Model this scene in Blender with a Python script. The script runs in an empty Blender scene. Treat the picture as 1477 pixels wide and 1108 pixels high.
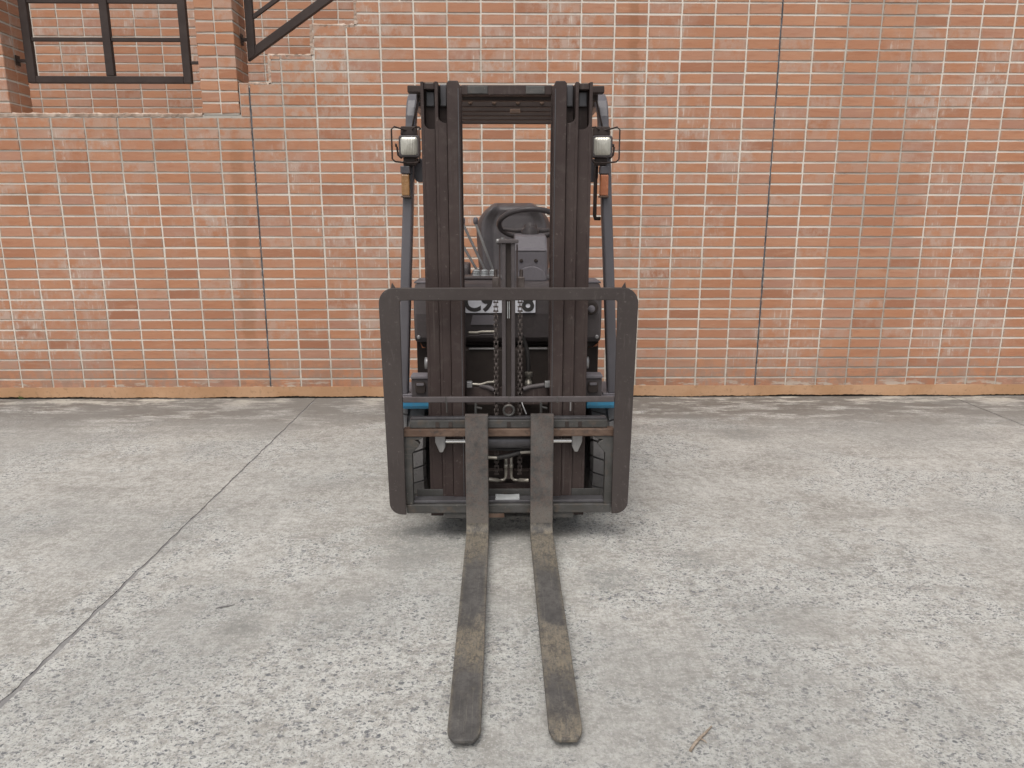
import bpy, bmesh, math, random
from math import radians, sin, cos, pi
from mathutils import Vector, Matrix

random.seed(7)
S = bpy.context.scene
COL = S.collection

# ---------------------------------------------------------------- camera, sky, sun, exposure
CAM_H = 1.3677
cam_d = bpy.data.cameras.new("camera")
cam_d.sensor_width = 36.0
cam_d.lens = 1060.0 / 1477.0 * 36.0
cam_d.clip_start = 0.05
cam_d.clip_end = 500.0
cam = bpy.data.objects.new("camera", cam_d)
cam.location = (0, 0, CAM_H)
PITCH, YAW = 0.2202, 0.0152
cam.rotation_euler = (pi / 2 - PITCH, 0, -YAW)
COL.objects.link(cam)
S.camera = cam

SUN_EL, SUN_AZ = radians(63), radians(200)      # azimuth clockwise from +Y: behind the camera, a little to its left
w = bpy.data.worlds.new("World")
S.world = w
w.use_nodes = True
wn = w.node_tree
bg = wn.nodes["Background"]
sky = wn.nodes.new("ShaderNodeTexSky")
sky.sky_type = 'NISHITA'
sky.sun_disc = False
sky.sun_elevation = SUN_EL
sky.sun_rotation = SUN_AZ
sky.dust_density = 4.0
sky.air_density = 1.0
hs = wn.nodes.new("ShaderNodeHueSaturation")
hs.inputs["Saturation"].default_value = 0.22
wn.links.new(sky.outputs[0], hs.inputs["Color"])
wn.links.new(hs.outputs[0], bg.inputs["Color"])
bg.inputs["Strength"].default_value = 0.15

sun_d = bpy.data.lights.new("sun", 'SUN')
sun_d.energy = 1.4
sun_d.angle = radians(40)
sun_d.color = (1.0, 0.96, 0.9)
sun = bpy.data.objects.new("sun", sun_d)
sun.location = (-2, -4, 8)
sdir = Vector((sin(SUN_AZ) * cos(SUN_EL), cos(SUN_AZ) * cos(SUN_EL), sin(SUN_EL)))
sun.rotation_euler = sdir.to_track_quat('Z', 'Y').to_euler()
COL.objects.link(sun)

S.view_settings.view_transform = 'Standard'
S.view_settings.look = 'None'
S.view_settings.gamma = 1.0
S.view_settings.use_curve_mapping = False
S.view_settings.exposure = 0.1
S.cycles.max_bounces = 4
S.cycles.diffuse_bounces = 2
S.cycles.glossy_bounces = 2
S.cycles.use_adaptive_sampling = True
S.cycles.adaptive_threshold = 0.015


# ---------------------------------------------------------------- node helpers
class NT:
    def __init__(self, name):
        self.m = bpy.data.materials.new(name)
        self.m.use_nodes = True
        self.t = self.m.node_tree
        self.b = self.t.nodes["Principled BSDF"]

    def n(self, typ, **kw):
        nd = self.t.nodes.new(typ)
        for k, v in kw.items():
            setattr(nd, k, v)
        return nd

    def put(self, sock, v):
        if v is None:
            return
        if isinstance(v, bpy.types.NodeSocket):
            self.t.links.new(v, sock)
        else:
            if sock.type == 'RGBA' and len(v) == 3:
                v = (*v, 1)
            sock.default_value = v

    def math(self, op, a, b=None, c=None, clamp=False):
        nd = self.n("ShaderNodeMath", operation=op, use_clamp=clamp)
        for i, v in enumerate((a, b, c)):
            if v is not None:
                self.put(nd.inputs[i], v)
        return nd.outputs[0]

    def vmath(self, op, a, b=None):
        nd = self.n("ShaderNodeVectorMath", operation=op)
        self.put(nd.inputs[0], a)
        if b is not None:
            self.put(nd.inputs[1], b)
        return nd.outputs[0]

    def noise(self, vec, scale, detail=4, rough=0.55, dist=0.0, dim='3D'):
        nd = self.n("ShaderNodeTexNoise", noise_dimensions=dim)
        self.put(nd.inputs["Vector"], vec)
        nd.inputs["Scale"].default_value = scale
        nd.inputs["Detail"].default_value = detail
        nd.inputs["Roughness"].default_value = rough
        nd.inputs["Distortion"].default_value = dist
        return nd.outputs["Fac"]

    def voro(self, vec, scale, rnd=1.0):
        nd = self.n("ShaderNodeTexVoronoi", voronoi_dimensions='2D')
        self.put(nd.inputs["Vector"], vec)
        nd.inputs["Scale"].default_value = scale
        nd.inputs["Randomness"].default_value = rnd
        return nd.outputs["Distance"], nd.outputs["Color"]

    def step(self, v, a, b):
        nd = self.n("ShaderNodeMapRange", interpolation_type='SMOOTHSTEP')
        self.put(nd.inputs["Value"], v)
        self.put(nd.inputs["From Min"], a)
        self.put(nd.inputs["From Max"], b)
        return nd.outputs[0]

    def band(self, v, a, b, c, d):
        return self.math('MULTIPLY', self.step(v, a, b), self.math('SUBTRACT', 1.0, self.step(v, c, d)))

    def mix(self, f, a, b, blend='MIX'):
        nd = self.n("ShaderNodeMix", data_type='RGBA', blend_type=blend)
        self.put(nd.inputs[0], f)
        self.put(nd.inputs[6], a)
        self.put(nd.inputs[7], b)
        return nd.outputs[2]

    def ramp(self, v, stops):
        nd = self.n("ShaderNodeValToRGB")
        el = nd.color_ramp.elements
        el[0].position, el[0].color = stops[0][0], (*stops[0][1], 1)
        el[1].position, el[1].color = stops[-1][0], (*stops[-1][1], 1)
        for p, c in stops[1:-1]:
            e = el.new(p)
            e.color = (*c, 1)
        self.put(nd.inputs[0], v)
        return nd.outputs[0]

    def scale(self, vec, s):
        return self.vmath('MULTIPLY', vec, s)

    def bump(self, h, strength=0.3, dist=0.002):
        nd = self.n("ShaderNodeBump")
        nd.inputs["Strength"].default_value = strength
        nd.inputs["Distance"].default_value = dist
        self.put(nd.inputs["Height"], h)
        self.t.links.new(nd.outputs[0], self.b.inputs["Normal"])

    def out(self, col=None, rough=None, metal=None, spec=None):
        self.put(self.b.inputs["Base Color"], col)
        self.put(self.b.inputs["Roughness"], rough)
        self.put(self.b.inputs["Metallic"], metal)
        self.put(self.b.inputs["Specular IOR Level"], spec)
        return self.m


def position(t):
    return t.n("ShaderNodeNewGeometry").outputs["Position"]


def sep(t, v):
    nd = t.n("ShaderNodeSeparateXYZ")
    t.put(nd.inputs[0], v)
    return nd.outputs


def m_brick(name, front=True):
    t = NT(name)
    P = position(t)
    X, Y, Z = sep(t, P)
    oi = t.n("ShaderNodeObjectInfo").outputs["Location"]
    at = t.n("ShaderNodeAttribute", attribute_name="brick_center").outputs["Vector"]
    cell = t.vmath('SNAP', t.vmath('ADD', oi, at), (0.012, 0.012, 0.012))
    wnz = t.n("ShaderNodeTexWhiteNoise", noise_dimensions='3D')
    t.put(wnz.inputs["Vector"], cell)
    R, G, B = sep(t, wnz.outputs["Color"])
    col = t.ramp(R, [(0.0, (0.375, 0.158, 0.092)), (0.18, (0.500, 0.222, 0.120)), (0.42, (0.465, 0.214, 0.128)),
                     (0.66, (0.520, 0.245, 0.140)), (0.86, (0.485, 0.245, 0.165)), (1.0, (0.430, 0.218, 0.156))])
    # mottle inside each brick, drawn along its length
    off = t.vmath('ADD', P, t.vmath('MULTIPLY', wnz.outputs["Color"], (9, 9, 9)))
    m1 = t.noise(t.scale(off, (6, 6, 34)), 1.0, 4, 0.62)
    col = t.mix(t.math('MULTIPLY', t.step(m1, 0.50, 0.74), 0.55), col, (0.37, 0.145, 0.076))
    col = t.mix(t.math('MULTIPLY', t.math('SUBTRACT', 1.0, t.step(m1, 0.26, 0.46)), 0.45), col, (0.575, 0.325, 0.215))
    # pinkish grey lime bloom, whole bricks and drifting patches
    n3 = t.noise(t.scale(P, (1.4, 1.4, 1.1)), 1.0, 4, 0.6)
    bloom = t.math('ADD', t.math('MULTIPLY', t.step(n3, 0.48, 0.64), 0.62), t.math('MULTIPLY', t.step(G, 0.72, 0.98), 0.6))
    n4 = t.noise(t.scale(off, (14, 14, 10)), 1.0, 4, 0.7)
    col = t.mix(t.math('MULTIPLY', bloom, t.step(n4, 0.36, 0.60)), col, (0.52, 0.365, 0.305))
    # white run marks
    n5 = t.noise(t.scale(P, (75, 75, 5)), 1.0, 2, 0.6)
    runs = t.math('MULTIPLY', t.step(n5, 0.56, 0.70), t.math('MULTIPLY', t.step(n3, 0.50, 0.60), t.step(n4, 0.45, 0.6)))
    col = t.mix(t.math('MULTIPLY', runs, 0.8), col, (0.68, 0.60, 0.54))
    fine = t.noise(P, 260, 2, 0.6)
    col = t.mix(t.math('MULTIPLY', t.step(fine, 0.35, 0.8), 0.22), col, (0.26, 0.115, 0.07))
    col = t.mix(0.08, col, (0.52, 0.365, 0.285))
    # mortar smeared and darker mottling along the arrises of each brick
    lx, ly, lz = sep(t, t.vmath('SUBTRACT', P, t.vmath('ADD', oi, at)))
    ed = t.math('MAXIMUM', t.step(t.math('ABSOLUTE', lz), 0.021, 0.033), t.step(t.math('ABSOLUTE', lx), 0.096, 0.114))
    col = t.mix(t.math('MULTIPLY', t.math('MULTIPLY', ed, t.step(n4, 0.42, 0.58)), 0.55), col, (0.40, 0.315, 0.262))
    col = t.mix(t.math('MULTIPLY', t.math('MULTIPLY', ed, t.math('SUBTRACT', 1.0, t.step(m1, 0.40, 0.52))), 0.45), col, (0.235, 0.125, 0.085))
    if front:
        wob = t.math('MULTIPLY', t.math('SUBTRACT', t.noise(t.scale(P, (1, 1, 6)), 1.0, 4, 0.6), 0.5), 0.16)
        xs = t.math('ADD', X, wob)
        s1 = t.math('MULTIPLY', t.band(xs, -2.0, -1.965, -1.90, -1.86), t.band(Z, 0.30, 0.55, 1.75, 2.1))
        s2 = t.math('MULTIPLY', t.band(xs, 0.905, 0.95, 0.985, 1.0), t.step(Z, 0.75, 1.4))
        s3 = t.math('MULTIPLY', t.band(xs, -3.75, -3.6, -3.42, -3.38), t.band(Z, 1.42, 1.5, 1.55, 1.6))
        st = t.math('MAXIMUM', t.math('MAXIMUM', s1, s2), s3)
        st = t.math('MULTIPLY', st, t.step(n4, 0.2, 0.5))
        col = t.mix(t.math('MULTIPLY', st, 0.42), col, (0.27, 0.115, 0.052))
        # damp, grimed foot of the wall
        ft = t.math('MULTIPLY', t.math('SUBTRACT', 1.0, t.step(Z, 0.1, 0.42)), t.step(n4, 0.38, 0.6))
        col = t.mix(t.math('MULTIPLY', ft, 0.6), col, (0.30, 0.185, 0.14))
        ft2 = t.math('MULTIPLY', t.math('SUBTRACT', 1.0, t.step(Z, 0.09, 0.17)), t.step(t.noise(t.scale(P, (5, 5, 22)), 1.0, 4, 0.7), 0.52, 0.6))
        col = t.mix(t.math('MULTIPLY', ft2, 0.75), col, (0.55, 0.48, 0.42))
        # weathered top of the stepped wall
        tp = t.math('MULTIPLY', t.math('MULTIPLY', t.step(Z, 1.75, 2.35), t.math('SUBTRACT', 1.0, t.step(X, -1.4, -0.6))),
                    t.step(n4, 0.44, 0.6))
        col = t.mix(t.math('MULTIPLY', tp, 0.5), col, (0.47, 0.36, 0.30))
    col = t.mix(1.0, col, (0.955, 0.965, 0.93), 'MULTIPLY')
    hgt = t.math('ADD', t.math('MULTIPLY', fine, 0.5), m1)
    t.bump(hgt, 0.35, 0.003)
    return t.out(col, 0.82, None, 0.3)


def m_mortar(name, k=1.0, front=True):
    t = NT(name)
    P = position(t)
    X, Y, Z = sep(t, P)
    n1 = t.noise(P, 2.0, 4, 0.65)
    n2 = t.noise(P, 24, 4, 0.7)
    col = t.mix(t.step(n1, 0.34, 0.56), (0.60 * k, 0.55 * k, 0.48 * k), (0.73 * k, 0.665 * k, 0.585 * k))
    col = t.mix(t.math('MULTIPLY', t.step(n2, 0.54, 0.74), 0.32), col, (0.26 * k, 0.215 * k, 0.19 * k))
    if front:
        wob = t.math('MULTIPLY', t.math('SUBTRACT', t.noise(P, 3.0, 4, 0.6), 0.5), 0.3)
        g = t.band(t.math('ADD', X, wob), 2.43, 2.5, 3.05, 3.25)
        g2 = t.math('MULTIPLY', t.math('SUBTRACT', 1.0, t.step(X, -1.75, -1.0)), t.step(t.math('ADD', Z, wob), 1.45, 1.85))
        col = t.mix(t.math('MULTIPLY', t.math('MAXIMUM', g, g2), 0.52), col, (0.25, 0.235, 0.205))
        ft = t.math('MULTIPLY', t.math('SUBTRACT', 1.0, t.step(Z, 0.1, 0.5)), t.step(n1, 0.4, 0.56))
        col = t.mix(t.math('MULTIPLY', ft, 0.6), col, (0.30, 0.27, 0.23))
    t.bump(n2, 0.5, 0.004)
    return t.out(col, 0.92, None, 0.2)


def m_simple(name, c1, c2=None, scale=6.0, rough=0.5, metal=0.0, spec=0.5, lo=0.4, hi=0.65, stretch=(1, 1, 1), bump=0.0, grit=None, scratch=None):
    t = NT(name)
    P = t.n("ShaderNodeTexCoord").outputs["Object"]
    n1 = t.noise(t.scale(P, stretch), scale, 6, 0.65)
    col = t.mix(t.step(n1, lo, hi), c1, c2 or tuple(v * 1.18 for v in c1))
    if grit:
        n2 = t.noise(P, grit[1], 4, 0.6)
        col = t.mix(t.math('MULTIPLY', t.step(n2, 0.54, 0.7), grit[2]), col, grit[0])
    if scratch:
        n3 = t.noise(t.scale(P, scratch[0]), 1.0, 4, 0.7)
        n4 = t.noise(P, 2.6, 3, 0.6)
        col = t.mix(t.math('MULTIPLY', t.math('MULTIPLY', t.step(n3, 0.58, 0.68), t.step(n4, 0.42, 0.62)), scratch[2]), col, scratch[1])
        n5 = t.noise(P, 48, 5, 0.75)
        col = t.mix(t.math('MULTIPLY', t.step(n5, 0.62, 0.67), 0.7), col, tuple(v * 1.1 for v in scratch[1]))
    rg = t.math('ADD', t.math('MULTIPLY', t.math('SUBTRACT', n1, 0.5), 0.25), rough)
    if bump:
        t.bump(t.noise(P, scale * 9, 5, 0.6), bump, 0.002)
    return t.out(col, rg, metal, spec)


def m_ground():
    t = NT("worn_concrete")
    P = position(t)
    X, Y, Z = sep(t, P)
    no = lambda v, sc, d, r: t.noise(v, sc, d, r, 0.0, '2D')
    nm = no(t.scale(P, (1.0, 1.5, 1)), 2.3, 6, 0.70)
    nh = no(P, 16, 5, 0.78)
    nf = no(P, 95, 3, 0.75)
    g = t.math('ADD', t.math('ADD', t.math('MULTIPLY', nm, 0.29), t.math('MULTIPLY', nh, 0.37)), t.math('MULTIPLY', nf, 0.34))
    col = t.ramp(g, [(0.37, (0.215, 0.196, 0.172)), (0.45, (0.335, 0.313, 0.283)), (0.50, (0.402, 0.380, 0.348)), (0.56, (0.468, 0.448, 0.415)), (0.64, (0.62, 0.60, 0.56))])
    # skin worn away: pale matrix with dark crushed stone showing
    worn = no(t.vmath('ADD', P, (3.1, 1.7, 0)), 1.25, 6, 0.68)
    near = t.math('SUBTRACT', 1.0, t.step(Y, 1.7, 4.2))
    wmask = t.step(t.math('ADD', worn, t.math('MULTIPLY', near, 0.085)), 0.51, 0.59)
    col = t.mix(t.math('MULTIPLY', wmask, t.math('ADD', 0.10, t.math('MULTIPLY', t.step(nh, 0.36, 0.60), 0.55))), col, (0.52, 0.515, 0.485))
    wv = t.n("ShaderNodeTexNoise", noise_dimensions='2D')
    wv.inputs["Scale"].default_value = 60
    wv.inputs["Detail"].default_value = 2
    t.put(wv.inputs["Vector"], P)
    Pw = t.vmath('ADD', t.scale(P, (1, 1.25, 0)), t.scale(wv.outputs["Color"], (0.022, 0.022, 0.0)))
    for sc, thr, dens, fac in ((34, 0.33, 0.88, 1.0), (62, 0.38, 0.78, 1.0), (125, 0.42, 0.62, 0.85)):
        d, c = t.voro(Pw, sc)
        r, gg, b = sep(t, c)
        k = t.math('MULTIPLY', t.math('SUBTRACT', 1.0, t.step(d, thr * 0.7, thr)), t.step(r, dens, dens + 0.03))
        ccol = t.mix(gg, (0.075, 0.08, 0.096), (0.22, 0.217, 0.22))
        kk = t.math('MULTIPLY', t.math('MULTIPLY', k, fac), t.math('ADD', t.math('MULTIPLY', wmask, 0.86), 0.10))
        col = t.mix(kk, col, ccol)
    # pits and fine speckle everywhere
    col = t.mix(t.math('MULTIPLY', t.step(nf, 0.54, 0.66), 0.6), col, (0.19, 0.182, 0.168))
    col = t.mix(t.math('MULTIPLY', t.math('SUBTRACT', 1.0, t.step(nf, 0.34, 0.46)), 0.6), col, (0.66, 0.65, 0.62))
    fl = no(t.scale(P, (1.0, 1.6, 1)), 30, 5, 0.75)
    col = t.mix(t.math('MULTIPLY', t.step(fl, 0.53, 0.60), 0.36), col, (0.60, 0.575, 0.53))
    col = t.mix(t.math('MULTIPLY', t.math('SUBTRACT', 1.0, t.step(fl, 0.38, 0.45)), 0.40), col, (0.235, 0.222, 0.205))
    # broom marks and scuffs
    br = no(t.scale(P, (80, 3.0, 1)), 1.0, 2, 0.6)
    bm = t.math('SUBTRACT', 1.0, t.step(worn, 0.42, 0.52))
    col = t.mix(t.math('MULTIPLY', t.math('MULTIPLY', t.step(br, 0.5, 0.66), bm), 0.18), col, (0.22, 0.205, 0.19))
    sc = no(t.scale(P, (0.7, 3.4, 1)), 1.5, 5, 0.68)
    col = t.mix(t.math('MULTIPLY', t.step(sc, 0.55, 0.68), 0.28), col, (0.27, 0.25, 0.225))
    # dirt washed against the wall, with pale lime crust
    wl = no(t.scale(P, (1.7, 5, 1)), 1.0, 7, 0.75)
    gw = t.math('MULTIPLY', t.step(t.math('ADD', Y, t.math('MULTIPLY', nm, 0.7)), 4.75, 5.66), t.step(wl, 0.37, 0.54))
    col = t.mix(t.math('MULTIPLY', gw, 0.85), col, (0.14, 0.120, 0.102))
    gl = t.math('MULTIPLY', t.step(t.math('ADD', Y, t.math('MULTIPLY', nm, 0.3)), 5.42, 5.70), t.math('SUBTRACT', 1.0, t.step(wl, 0.40, 0.48)))
    col = t.mix(t.math('MULTIPLY', gl, 0.5), col, (0.58, 0.53, 0.44))
    nb = no(t.vmath('ADD', P, (7.3, 2.2, 0)), 0.62, 4, 0.6)
    col = t.mix(t.math('MULTIPLY', t.step(nb, 0.47, 0.62), 0.34), col, (0.25, 0.245, 0.232))
    col = t.mix(1.0, col, (0.945, 0.955, 0.955), 'MULTIPLY')
    # old oily stains, and broad darker patches under the truck's front
    Ps = t.vmath('ADD', P, t.scale(wv.outputs["Color"], (0.12, 0.12, 0)))
    for sx, sy, r in ((0.42, 2.62, 0.16), (0.80, 2.78, 0.12), (0.1, 3.1, 0.42), (-0.35, 3.0, 0.3), (1.6, 4.6, 0.25), (-0.9, 2.3, 0.1)):
        dv = t.n("ShaderNodeVectorMath", operation='DISTANCE')
        t.put(dv.inputs[0], Ps)
        dv.inputs[1].default_value = (sx + 0.06, sy + 0.06, 0)
        k = t.math('MULTIPLY', t.math('SUBTRACT', 1.0, t.step(dv.outputs[1], r * 0.4, r)), t.step(nh, 0.36, 0.6))
        col = t.mix(t.math('MULTIPLY', k, 0.55), col, (0.17, 0.168, 0.155))
    t.bump(t.math('ADD', nf, nh), 0.5, 0.006)
    return t.out(col, 0.9, None, 0.25)


def m_fork(name, blade):
    t = NT(name)
    P = t.n("ShaderNodeTexCoord").outputs["Object"]
    n1 = t.noise(t.scale(P, (2.0, 1, 2)), 6.0, 7, 0.74)
    n2 = t.noise(t.scale(P, (3, 1.4, 2)), 3.2, 8, 0.75)
    nf = t.noise(P, 160, 4, 0.7)
    base = t.mix(t.step(n1, 0.35, 0.65), (0.066, 0.062, 0.059), (0.118, 0.110, 0.102))
    if blade:
        x, y, z = sep(t, P)
        u = t.math('DIVIDE', t.math('SUBTRACT', -0.82, y), 1.245)
        u = t.math('ADD', u, t.math('MULTIPLY', t.math('SUBTRACT', n1, 0.5), 0.42))
        u = t.math('ADD', u, t.math('MULTIPLY', x, -0.12))
        ax = t.math('ABSOLUTE', t.math('SUBTRACT', t.math('ABSOLUTE', t.math('SUBTRACT', x, 0.002)), 0.1365))
        edge = t.math('MULTIPLY', t.step(ax, 0.030, 0.046), 0.55)
        worn = t.math('MAXIMUM', t.band(u, -0.06, 0.06, 0.14, 0.30), t.band(u, 0.52, 0.63, 0.70, 0.82))
        worn = t.math('MAXIMUM', worn, t.math('MULTIPLY', t.step(u, 0.84, 0.98), t.step(x, 0.0, 0.15)))
        worn = t.math('MAXIMUM', worn, edge)
        n3 = t.noise(t.scale(P, (7, 1.6, 2)), 22.0, 6, 0.78)
        k = t.math('MULTIPLY', worn, t.math('ADD', t.math('MULTIPLY', t.step(n3, 0.36, 0.62), 0.75), 0.2))
        base = t.mix(t.math('MULTIPLY', k, 0.68), base, (0.29, 0.24, 0.165))
        base = t.mix(t.math('MULTIPLY', t.step(n2, 0.52, 0.70), 0.28), base, (0.21, 0.185, 0.15))
    else:
        base = t.mix(t.math('MULTIPLY', t.step(t.noise(P, 34, 6, 0.78), 0.40, 0.62), 0.7), base, (0.135, 0.098, 0.083))
        x, y, z = sep(t, P)
        base = t.mix(t.math('MULTIPLY', t.step(n2, 0.45, 0.62), 0.4), base, (0.155, 0.135, 0.122))
        base = t.mix(t.math('MULTIPLY', t.band(z, 0.06, 0.10, 0.13, 0.22), 0.4), base, (0.23, 0.205, 0.175))
    if blade:
        n6 = t.noise(t.scale(P, (150, 2.2, 2)), 1.0, 4, 0.7)
        base = t.mix(t.math('MULTIPLY', t.step(n6, 0.57, 0.70), 0.25), base, (0.28, 0.25, 0.21))
        n7 = t.noise(P, 38, 5, 0.8)
        base = t.mix(t.math('MULTIPLY', t.step(n7, 0.48, 0.62), 0.7), base, (0.060, 0.055, 0.052))
    base = t.mix(t.math('MULTIPLY', t.step(nf, 0.5, 0.72), 0.6), base, (0.05, 0.046, 0.043))
    t.bump(t.math('ADD', nf, n2), 0.4, 0.002)
    return t.out(base, 0.66, 0.1, 0.4)


M = {}
M['brick'] = m_brick("clay_brick")
M['brick_rear'] = m_brick("clay_brick_stairwell", False)
M['mortar'] = m_mortar("lime_mortar")
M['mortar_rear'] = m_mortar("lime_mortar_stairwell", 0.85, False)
M['ground'] = m_ground()
M['sub'] = m_simple("dark_joint_filler", (0.20, 0.192, 0.19), (0.28, 0.27, 0.262), 9, 0.95, spec=0.1)
M['plinth'] = m_simple("ochre_plinth_paint", (0.45, 0.258, 0.140), (0.53, 0.325, 0.195), 2.2, 0.75, spec=0.3, bump=0.3, grit=((0.30, 0.18, 0.10), 30, 0.5))
M['sealant'] = m_simple("grey_sealant", (0.080, 0.081, 0.088), (0.155, 0.157, 0.168), 8, 0.8, spec=0.2, bump=0.3)
M['cap'] = m_simple("weathered_mortar_cap", (0.40, 0.29, 0.225), (0.60, 0.485, 0.40), 9, 0.95, spec=0.1, bump=0.8, grit=((0.16, 0.145, 0.125), 40, 0.6))
M['rail'] = m_simple("brown_black_steel_paint", (0.043, 0.030, 0.026), (0.056, 0.041, 0.036), 5, 0.55, spec=0.25)
M['black'] = m_simple("black_enamel", (0.048, 0.033, 0.030), (0.064, 0.046, 0.041), 3.0, 0.55, spec=0.25, grit=((0.09, 0.072, 0.064), 26, 0.4), scratch=((130, 130, 2.2), (0.125, 0.103, 0.094), 0.65))
M['backrest'] = m_simple("black_backrest_paint", (0.054, 0.043, 0.040), (0.066, 0.054, 0.050), 2.2, 0.5, spec=0.3, grit=((0.09, 0.076, 0.07), 60, 0.25), scratch=((60, 60, 9), (0.115, 0.098, 0.09), 0.4))
M['carriage'] = m_simple("greasy_carriage_paint", (0.055, 0.052, 0.048), (0.085, 0.082, 0.078), 8, 0.45, spec=0.45, grit=((0.115, 0.085, 0.062), 20, 0.5), scratch=((5, 60, 90), (0.16, 0.14, 0.12), 0.6))
M['rusty'] = m_simple("rust_worn_steel", (0.105, 0.062, 0.042), (0.165, 0.11, 0.08), 11, 0.7, 0.2, stretch=(1, 1, 2), bump=0.5, grit=((0.06, 0.048, 0.042), 34, 0.8))
M['guard'] = m_simple("slate_grey_enamel", (0.090, 0.083, 0.090), (0.108, 0.100, 0.108), 3, 0.36, spec=0.5)
M['dash'] = m_simple("slate_plastic", (0.175, 0.160, 0.172), (0.20, 0.183, 0.196), 5, 0.6, spec=0.35, grit=((0.12, 0.11, 0.115), 120, 0.4))
M['cowl'] = m_simple("charcoal_plastic", (0.070, 0.058, 0.058), (0.092, 0.078, 0.078), 5, 0.55, spec=0.4, grit=((0.13, 0.115, 0.11), 45, 0.3))
M['void'] = m_simple("oily_chassis_steel", (0.042, 0.032, 0.028), (0.06, 0.046, 0.040), 6, 0.7, spec=0.3)
M['blue'] = m_simple("bright_blue_enamel", (0.045, 0.23, 0.40), (0.06, 0.27, 0.44), 4, 0.35, spec=0.5, grit=((0.10, 0.22, 0.30), 50, 0.5))
M['rubber'] = m_simple("dusty_rubber", (0.145, 0.138, 0.136), (0.19, 0.18, 0.175), 7, 0.9, spec=0.2, bump=0.4, grit=((0.07, 0.066, 0.063), 60, 0.5))
M['rubber_dark'] = m_simple("black_rubber_hose", (0.028, 0.025, 0.024), (0.045, 0.04, 0.038), 12, 0.6, spec=0.4)
M['vinyl'] = m_simple("charcoal_vinyl", (0.066, 0.056, 0.057), (0.092, 0.079, 0.080), 6, 0.4, spec=0.5, bump=0.15)
M['chrome'] = m_simple("chromed_rod", (0.70, 0.69, 0.67), (0.78, 0.77, 0.75), 9, 0.18, 1.0)
M['zinc'] = m_simple("zinc_fitting", (0.36, 0.33, 0.28), (0.48, 0.44, 0.38), 30, 0.42, 0.6)
M['bare'] = m_simple("bare_grey_steel", (0.27, 0.262, 0.262), (0.37, 0.36, 0.35), 14, 0.4, 0.55, stretch=(1, 1, 0.3))
M['grease'] = m_simple("greased_bare_steel", (0.085, 0.080, 0.084), (0.12, 0.115, 0.12), 14, 0.36, 0.4, stretch=(1, 1, 0.25))
M['chain'] = m_simple("oily_chain_steel", (0.075, 0.058, 0.052), (0.12, 0.098, 0.088), 40, 0.5, 0.4)
M['amber'] = m_simple("amber_lens", (0.30, 0.155, 0.06), (0.38, 0.205, 0.085), 30, 0.25, spec=0.6, grit=((0.26, 0.11, 0.03), 90, 0.5))
M['orange'] = m_simple("orange_lens", (0.40, 0.135, 0.058), (0.46, 0.165, 0.075), 30, 0.25, spec=0.6, grit=((0.38, 0.09, 0.03), 90, 0.4))
M['white'] = m_simple("white_number_plate", (0.84, 0.84, 0.90), (0.88, 0.88, 0.92), 9, 0.5, spec=0.4)
M['ink'] = m_simple("dark_plate_lettering", (0.045, 0.042, 0.04), (0.055, 0.05, 0.048), 9, 0.6)
M['label'] = m_simple("worn_grey_label", (0.34, 0.35, 0.35), (0.42, 0.43, 0.43), 20, 0.5)
M['fork_shank'] = m_fork("scuffed_fork_steel", False)
M['fork_blade'] = m_fork("worn_fork_steel", True)
M['twig'] = m_simple("dry_twig_bark", (0.26, 0.205, 0.155), (0.38, 0.315, 0.255), 60, 0.9, spec=0.2)
M['leaf'] = m_simple("weed_green", (0.10, 0.16, 0.04), (0.14, 0.21, 0.06), 40, 0.6)
M['gap_black'] = m_simple("black_gap_fill", (0.022, 0.019, 0.016), (0.04, 0.034, 0.029), 12, 0.95, spec=0.1)


def m_lens():
    t = NT("headlamp_glass")
    P = t.n("ShaderNodeTexCoord").outputs["Object"]
    x, y, z = sep(t, P)
    rib = t.math('SINE', t.math('MULTIPLY', x, 900.0))
    t.bump(rib, 0.25, 0.002)
    col = t.mix(t.noise(P, 20, 3, 0.5), (0.50, 0.48, 0.41), (0.60, 0.57, 0.50))
    return t.out(col, 0.22, 0.45, 0.6)


M['lens'] = m_lens()


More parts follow.
